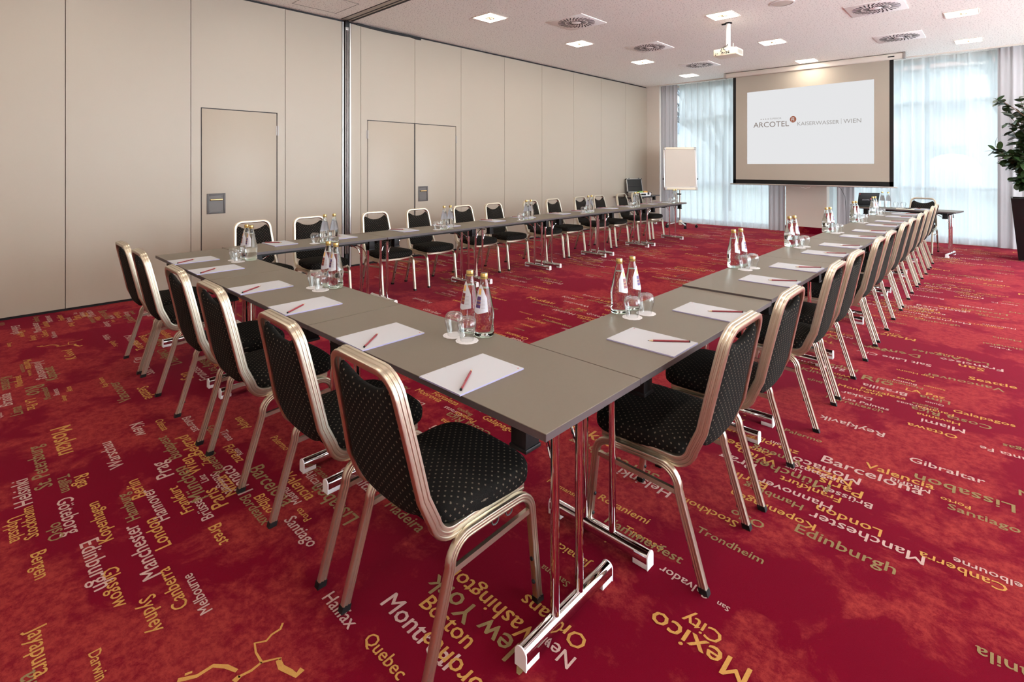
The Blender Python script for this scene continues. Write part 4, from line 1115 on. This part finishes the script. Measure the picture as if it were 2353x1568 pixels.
def pad_at(x, y, z, rz, row, w):
    """a pad and its pencil; the pencil lies across the lower right corner as seen from the chair"""
    put(PAD, 'white notepad %s, %s' % (row, w), (x, y, z + .0003), rz, 'white notepads ' + row)
    c, s_ = math.cos(rz), math.sin(rz)
    ex, ey, tx, ty = .088, -.130, -.014, .002
    mx, my = (ex + tx) / 2 + rng.uniform(-.004, .004), (ey + ty) / 2 + rng.uniform(-.004, .004); an = math.atan2(ty - ey, tx - ex) + rng.uniform(-.05, .05)
    put(PEN, 'dark red pencil %s, on the notepad %s' % (row, w), (x + c * mx - s_ * my, y + s_ * mx + c * my, z + .0057), rz + an, 'dark red pencils ' + row)
for x, w in zip([-1.335, -1.908, -2.604, -3.186, -3.964, -4.475], ['nearest the near corner', 'second from the near corner', 'third from the near corner', 'fourth from the near corner', 'second from the left end', 'at the left end']):
    pad_at(x, 1.217, TH, 0, 'on the front row', w)
rp = [1.939, 2.528, 3.418, 3.998, 4.795, 5.360, 6.170, 6.760, 7.560, 8.150, 9.000, 9.560]
o12 = ['nearest the near corner', 'second from the near corner', 'third from the near corner', 'fourth from the near corner', 'fifth from the near corner', 'sixth from the near corner',
       'sixth from the window end', 'fifth from the window end', 'fourth from the window end', 'third from the window end', 'second from the window end', 'at the window end']
for i, y in enumerate(rp):
    z = TH * RZ[min(5, max(0, sum(1 for q in RY[1:] if y > q)))]
    pad_at(-1.042, y, z, PI / 2, 'on the right-hand row', o12[i])
lp = [2.030, 2.640, 3.400, 4.010, 4.790, 5.390, 6.200, 6.780, 7.540, 8.130, 8.920, 9.490]
o12 = ['in front of the single door', 'second from the front row', 'third from the front row', 'fourth from the front row', 'fifth from the front row', 'sixth from the front row',
       'sixth from the flip chart end', 'fifth from the flip chart end', 'fourth from the flip chart end', 'third from the flip chart end', 'second from the flip chart end', 'at the flip chart end']
for i, y in enumerate(lp): pad_at(-4.870, y, TH, -PI / 2, 'on the left-hand row', o12[i])
e = onP(.16, .07); pad_at(e.x, e.y, TH, pa + PI, "on the presenter's table", 'in front of the single chair')

# ------------------------------------------------------------------ laptop, case, flip chart, plant
lp0 = onP(-.575, .0)
t = thing('laptop', 'black laptop with raised lid and white lettering, seen from behind', 'laptop', (lp0.x, lp0.y, TH + .0006), math.radians(35))
MB().box(-.168, .168, -.005, .235, .002, .022, 0, .004).obj('base', 'black_plastic', t)
lidM = Matrix.Translation((0, -.004, .022)) @ Matrix.Rotation(math.radians(14), 4, 'X')
ld = MB().box(-.168, .168, -.007, .0, 0, .232, 0, .004, lidM).obj('lid', 'black_plastic', t)
q = MB(); LM = lidM @ Matrix.Translation((-.105, -.0076, .095)) @ Matrix.Rotation(PI / 2, 4, 'X')
add_text(q, 'ARCOTEL', LM, width=.125, mi=0); add_text(q, 'HOTELS', LM @ Matrix.Translation((.158, 0, 0)), width=.05, mi=0, res=1)
q.add([LM @ Vector((.138 + .011 * math.cos(2 * PI * k / 16), .028 + .011 * math.sin(2 * PI * k / 16), 0)) for k in range(16)], [tuple(range(16))], 1)
q.add([LM @ Vector((-.045 + .008 * math.cos(2 * PI * k / 16), .118 + .008 * math.sin(2 * PI * k / 16), 0)) for k in range(16)], [tuple(range(16))], 1)
q.obj('lid_lettering', ['paper_white', 'ink_red'], ld, angle=0)
MB().box(-.155, .155, .0005, .0012, .012, .222, 0, 0, lidM).obj('display', 'lcd_dark', ld, angle=0)
MB().box(-.14, .14, .03, .14, .0222, .0232).obj('keyboard', 'lcd_dark', t, angle=0)
a = onP(-.04, -.02); cb = MB()
pts = [onP(-.05, .03), onP(.0, -.06), onP(.06, -.02), onP(.05, .06), onP(-.01, .05), onP(-.02, -.03), onP(.03, -.10)]
cb.tube([(p.x, p.y, TH + .006 + .012 * (i % 2)) for i, p in enumerate(pts)], .003, 8)
tag(cb.obj('cable', 'black_plastic'), "thin dark cable curled on the presenter's table beside the bottles", 'cable')
p = onP(.02, -.17)
tag(MB().box(-.12, .12, -.055, .055, 0, .008, 0, .002).obj('brochure', 'cream_plastic', loc=(p.x, p.y, TH + .0004)), "small tan folder at the front edge of the presenter's table", 'folder')
# thin dark cord hanging beside the pillar
pts = [(-2.55, 12.30, 1.02), (-2.47, 12.29, 1.05), (-2.38, 12.28, .98), (-2.31, 12.28, .82), (-2.29, 12.28, .50), (-2.29, 12.28, .02)]
tag(MB().tube(pts, .004, 6).obj('cord', 'black_plastic'), 'thin dark cord arching beside the pillar behind the right-hand table row', 'cord')

al = math.radians(64)
t = thing('equipment_case', 'open aluminium case with black foam lid on the corner table', 'case', (-6.37, 11.25, TH + .0006), al + PI)
# local: x = width, -y = back (lid side) after rotation
W2, D2_, HB = .215, .165, .085
b = MB()
b.box(-W2, W2, -D2_, D2_, 0, .006); b.box(-W2, W2, -D2_, -D2_ + .008, 0, HB); b.box(-W2, W2, D2_ - .008, D2_, 0, HB); b.box(-W2, -W2 + .008, -D2_, D2_, 0, HB); b.box(W2 - .008, W2, -D2_, D2_, 0, HB)
bo = b.obj('case_base', 'alu', t, angle=0)
MB().box(-W2 + .008, W2 - .008, -D2_ + .008, D2_ - .008, .006, HB - .02).obj('tray_foam', 'foam_black', bo, angle=0)
q = MB()
for sx in (-1, 1):
    for sy in (-1, 1):
        for z in (.008, HB - .008): q.box(sx * W2 - .012, sx * W2 + .012, sy * D2_ - .012, sy * D2_ + .012, z - .010, z + .010, 0, .004)
q.obj('corner_guard', 'black_plastic', bo)
FY = D2_                                             # front side carries handle and latches
q = MB(); q.tube([(-.05, FY, .055), (-.055, FY + .018, .05), (-.045, FY + .022, .026), (.045, FY + .022, .026), (.055, FY + .018, .05), (.05, FY, .055)], .008, 8)
q.box(-.06, .06, FY - .001, FY + .003, .02, .06, 0, .002); q.obj('case_handle', 'black_plastic', bo)
for x in (-.14, .14): MB().box(x - .022, x + .022, FY - .001, FY + .008, .03, HB, 0, .003).obj('latch', 'black_plastic', bo)
lm = Matrix.Translation((0, -D2_, HB)) @ Matrix.Rotation(math.radians(12), 4, 'X')
l = MB(); hL = .33
l.box(-W2, W2, -.045, -.039, 0, hL, 0, 0, lm)
for a_ in ((-W2, -W2 + .009, 0, hL), (W2 - .009, W2, 0, hL), (-W2, W2, 0, .009), (-W2, W2, hL - .009, hL)): l.box(a_[0], a_[1], -.045, .0, a_[2], a_[3], 0, 0, lm)
lo = l.obj('case_lid', 'alu', t, angle=0)
f = MB(); n1, n2 = 18, 14; vs = []
for j in range(2 * n2 + 1):
    for i in range(2 * n1 + 1):
        vs.append(lm @ Vector((-W2 + .011 + (2 * W2 - .022) * i / (2 * n1), -.028 + (.014 if (i + j) % 2 else 0), .011 + (hL - .022) * j / (2 * n2))))
f.add(vs, [(j * (2 * n1 + 1) + i, j * (2 * n1 + 1) + i + 1, (j + 1) * (2 * n1 + 1) + i + 1, (j + 1) * (2 * n1 + 1) + i) for j in range(2 * n2) for i in range(2 * n1)])
f.obj('lid_foam', 'foam_black', lo, angle=180)
MB().box(-W2 + .012, W2 - .012, -.014, -.008, .13, .15, 0, .002, lm).obj('lid_pocket', 'black_plastic', lo)
q = MB()
for sx in (-1, 1):
    for z in (.005, hL - .005): q.box(sx * W2 - .012, sx * W2 + .012, -.05, .004, z - .011, z + .011, 0, .004, lm)
for x in (-.14, .14): q.box(x - .02, x + .02, -.01, .006, hL, hL + .012, 0, .002, lm)
q.obj('lid_guard', 'black_plastic', lo)
cM = t.matrix_basis if hasattr(t, 'matrix_basis') else None
def case_pt(x, y, z):
    v = Matrix.Rotation(al + PI, 4, 'Z') @ Vector((x, y, z)); return Vector((-6.37, 11.25, TH)) + v
for nm, col, x, lab in (('marker_pack', 'marker_green', .03, 'green pack of markers lying in the open aluminium case'), ('card_pack', 'marker_orange', -.10, 'orange and yellow pack lying in the open aluminium case')):
    p = case_pt(x, .07, .0685); o = MB().box(-.055, .055, -.05, .05, 0, .045, 0, .006).obj(nm, col, loc=p); o.rotation_euler = (0, 0, al + PI); tag(o, lab, 'stationery')

fa = math.radians(40)
t = thing('flip_chart', 'flip chart with blank paper pad on a wheeled stand by the left window', 'flip chart', (-5.50, 11.60, 0), fa)
# local: -y faces the room
MB().tube([(0, 0, .12), (0, 0, 1.0)], .022, 14).obj('column', 'alu', t)
MB().box(-.035, .035, -.035, .035, .055, .17, 0, .008).obj('hub', 'cream_plastic', t)
MB().lathe([(.018, -.05), (.018, .05)], 12, M=Matrix.Translation((-.03, -.01, .78)) @ Matrix.Rotation(PI / 2, 4, 'Y')).obj('clamp_knob', 'black_plastic', t)
for k in range(5):
    a = -PI / 2 + 2 * PI * k / 5 + .05
    e = Vector((.36 * math.cos(a), .36 * math.sin(a), 0))
    l = MB().sweep([(0, 0, .13), (e.x * .5, e.y * .5, .108), (e.x, e.y, .082)], [(-.010, -.02), (.010, -.02), (.010, .02), (-.010, .02)], (0, 0, 1)).obj('leg', 'alu', t, angle=30)
    c = MB()
    ax = Vector((-math.sin(a), math.cos(a), 0))
    for s_ in (-1, 1):
        c.lathe([(.030, -.009), (.033, -.005), (.033, .005), (.030, .009)], 16, M=Matrix.Translation((e.x + ax.x * .016 * s_, e.y + ax.y * .016 * s_, .0335)) @ Matrix.Rotation(a, 4, 'Z') @ Matrix.Rotation(PI / 2, 4, 'X'))
    c.box(e.x - .012, e.x + .012, e.y - .012, e.y + .012, .035, .078, 0, .004); c.obj('caster', 'black_plastic', l)
bm_ = Matrix.Translation((0, -.03, .875)) @ Matrix.Rotation(math.radians(-5), 4, 'X')
BW = .375
bd = MB().box(-BW, BW, -.012, .012, 0, 1.0, 0, .006, bm_).obj('board', 'white_plastic', t)
MB().box(-BW - .006, -BW + .012, -.016, .016, 0, 1.0, 0, .003, bm_).obj('board_edge', 'alu', bd)
MB().box(BW - .012, BW + .006, -.016, .016, 0, 1.0, 0, .003, bm_).obj('board_edge', 'alu', bd)
MB().box(-BW + .03, BW - .03, -.024, -.012, .075, .975, 0, 0, bm_).obj('paper_pad', 'flip_paper', t, angle=0)
q = MB(); TM = bm_ @ Matrix.Translation((BW - .17, -.0246, .085)) @ Matrix.Rotation(PI / 2, 4, 'X'); q.add([TM @ Vector((x, y, 0)) for x, y in ((0, 0), (.10, 0), (.10, .008), (0, .008))], [(0, 1, 2, 3)]); q.obj('pad_imprint', 'ink_grey', t, angle=0)
MB().box(-BW, BW, -.034, -.012, .955, 1.01, 0, .008, bm_).obj('clamp_bar', 'cream_plastic', t)
MB().box(-BW, -BW + .05, -.036, .012, .95, 1.013, 0, .006, bm_).obj('clamp_end', 'alu_dull', t)
MB().box(BW - .05, BW, -.036, .012, .95, 1.013, 0, .006, bm_).obj('clamp_end', 'alu_dull', t)
MB().box(-BW, BW, -.075, -.010, 0, .055, 0, .012, bm_).obj('pen_tray', 'cream_plastic', t)
MB().box(-BW - .004, -BW + .045, -.077, .012, -.004, .058, 0, .006, bm_).obj('tray_end', 'alu_dull', t)
MB().box(BW - .045, BW + .004, -.077, .012, -.004, .058, 0, .006, bm_).obj('tray_end', 'alu_dull', t)
for sx in (-1, 1):
    MB().lathe([(.018, 0), (.02, .015), (.012, .03)], 12, M=bm_ @ Matrix.Translation((sx * (BW + .004), 0, .26)) @ Matrix.Rotation(sx * PI / 2, 4, 'Y')).obj('side_knob', 'black_plastic', bd)

# planter with a leafy plant, cut by the right edge of the picture
t = thing('planter', 'tall black glossy tapered planter at the right edge of the picture', 'planter', (.40, 11.20, 0), 0)
z1, b1, b0 = .95, .300, .215
def fru(mb, r0, r1, za, zb, mi=0):
    vs = [(sx * r0, sy * r0, za) for sx, sy in ((-1, -1), (1, -1), (1, 1), (-1, 1))] + [(sx * r1, sy * r1, zb) for sx, sy in ((-1, -1), (1, -1), (1, 1), (-1, 1))]
    mb.add(vs, [(0, 1, 5, 4), (1, 2, 6, 5), (2, 3, 7, 6), (3, 0, 4, 7)], mi); return mb
p = fru(MB(), b0, b1, .02, z1); fru(p, b0 - .01, b1 - .025, .04, z1 - .001)
p.add([(sx * r, sy * r, z1) for r in (b1, b1 - .025) for sx, sy in ((-1, -1), (1, -1), (1, 1), (-1, 1))], [(k, (k + 1) % 4, 4 + (k + 1) % 4, 4 + k) for k in range(4)])
p.box(-b0, b0, -b0, b0, .015, .025); p.obj('pot', 'black_gloss', t, angle=20)
MB().box(-b0 + .03, b0 - .03, -b0 + .03, b0 - .03, .0005, .018).obj('plinth', 'alu', t, angle=0)
fru(MB(), .262, .27, .84, .85).add([(sx * .27, sy * .27, .85) for sx, sy in ((-1, -1), (1, -1), (1, 1), (-1, 1))], [(0, 1, 2, 3)]).obj('earth', 'soil', t, angle=0)
pl = thing('potted_plant', 'tall plant with round glossy leaves growing in the black planter', 'plant', (.40, 11.20, .85))
r = random.Random(12); st = MB(); lf = MB()
def leaf(p, d, up, L, W):
    d = d.normalized(); s_ = d.cross(up); s_ = s_.normalized() if s_.length > .01 else Vector((1, 0, 0)); n = s_.cross(d)
    vs = []; N = 7
    for i in range(N + 1):
        u = i / N; w = W * max(.03, 1 - (2 * (u * .97 + .02) - 1) ** 2) ** .5 if i < N else 0.006
        c = p + d * (L * u) - n * (.25 * L * u * u)
        vs += [c + s_ * w + n * (.10 * w), c, c - s_ * w + n * (.10 * w)]
    lf.add(vs, [(3 * i + k, 3 * i + k + 1, 3 * i + 4 + k, 3 * i + 3 + k) for i in range(N) for k in (0, 1)])
def branch(p, d, L, rr, lv):
    pts = [p]; dd = d.normalized()
    for k in range(6):
        dd = (dd + Vector((r.uniform(-.16, .16), r.uniform(-.16, .16), r.uniform(-.03, .10)))).normalized(); pts.append(pts[-1] + dd * (L / 6))
    st.tube(pts, rr, 6)
    if lv < 2:
        for k in (3, 4, 5, 6):
            for _ in range(2 if lv == 0 else 1):
                nd = (dd + Vector((r.uniform(-1, 1), r.uniform(-1, 1), r.uniform(-.2, .7)))).normalized(); branch(pts[k], nd, L * r.uniform(.40, .6), rr * .55, lv + 1)
    if lv >= 1:
        for k in range(2, 7):
            for _ in range(1 + (k % 2)):
                ld_ = (dd * .4 + Vector((r.uniform(-1, 1), r.uniform(-1, 1), r.uniform(-.7, .5)))).normalized()
                leaf(pts[k], ld_, Vector((r.uniform(-.5, .5), r.uniform(-.5, .5), 1)), r.uniform(.105, .155), r.uniform(.034, .048))
CAMD = Vector((-.7278, -.6858, 0))                      # towards the left of the picture
for d, L in ((Vector((.1, .1, 1)), 1.15), (Vector((-.18, -.1, 1)), .85), (Vector((.25, .15, 1)), 1.0), (Vector((-.40, 0, .62)), .40), (Vector((-.36, -.2, 1.1)), .62), (Vector((.5, -.3, .7)), .8)):
    branch(Vector((r.uniform(-.05, .05), r.uniform(-.05, .05), 0)), d, L, .014, 0)
st.obj('stems', 'bark', pl); lf.obj('foliage', 'leaf_green', pl, angle=180)
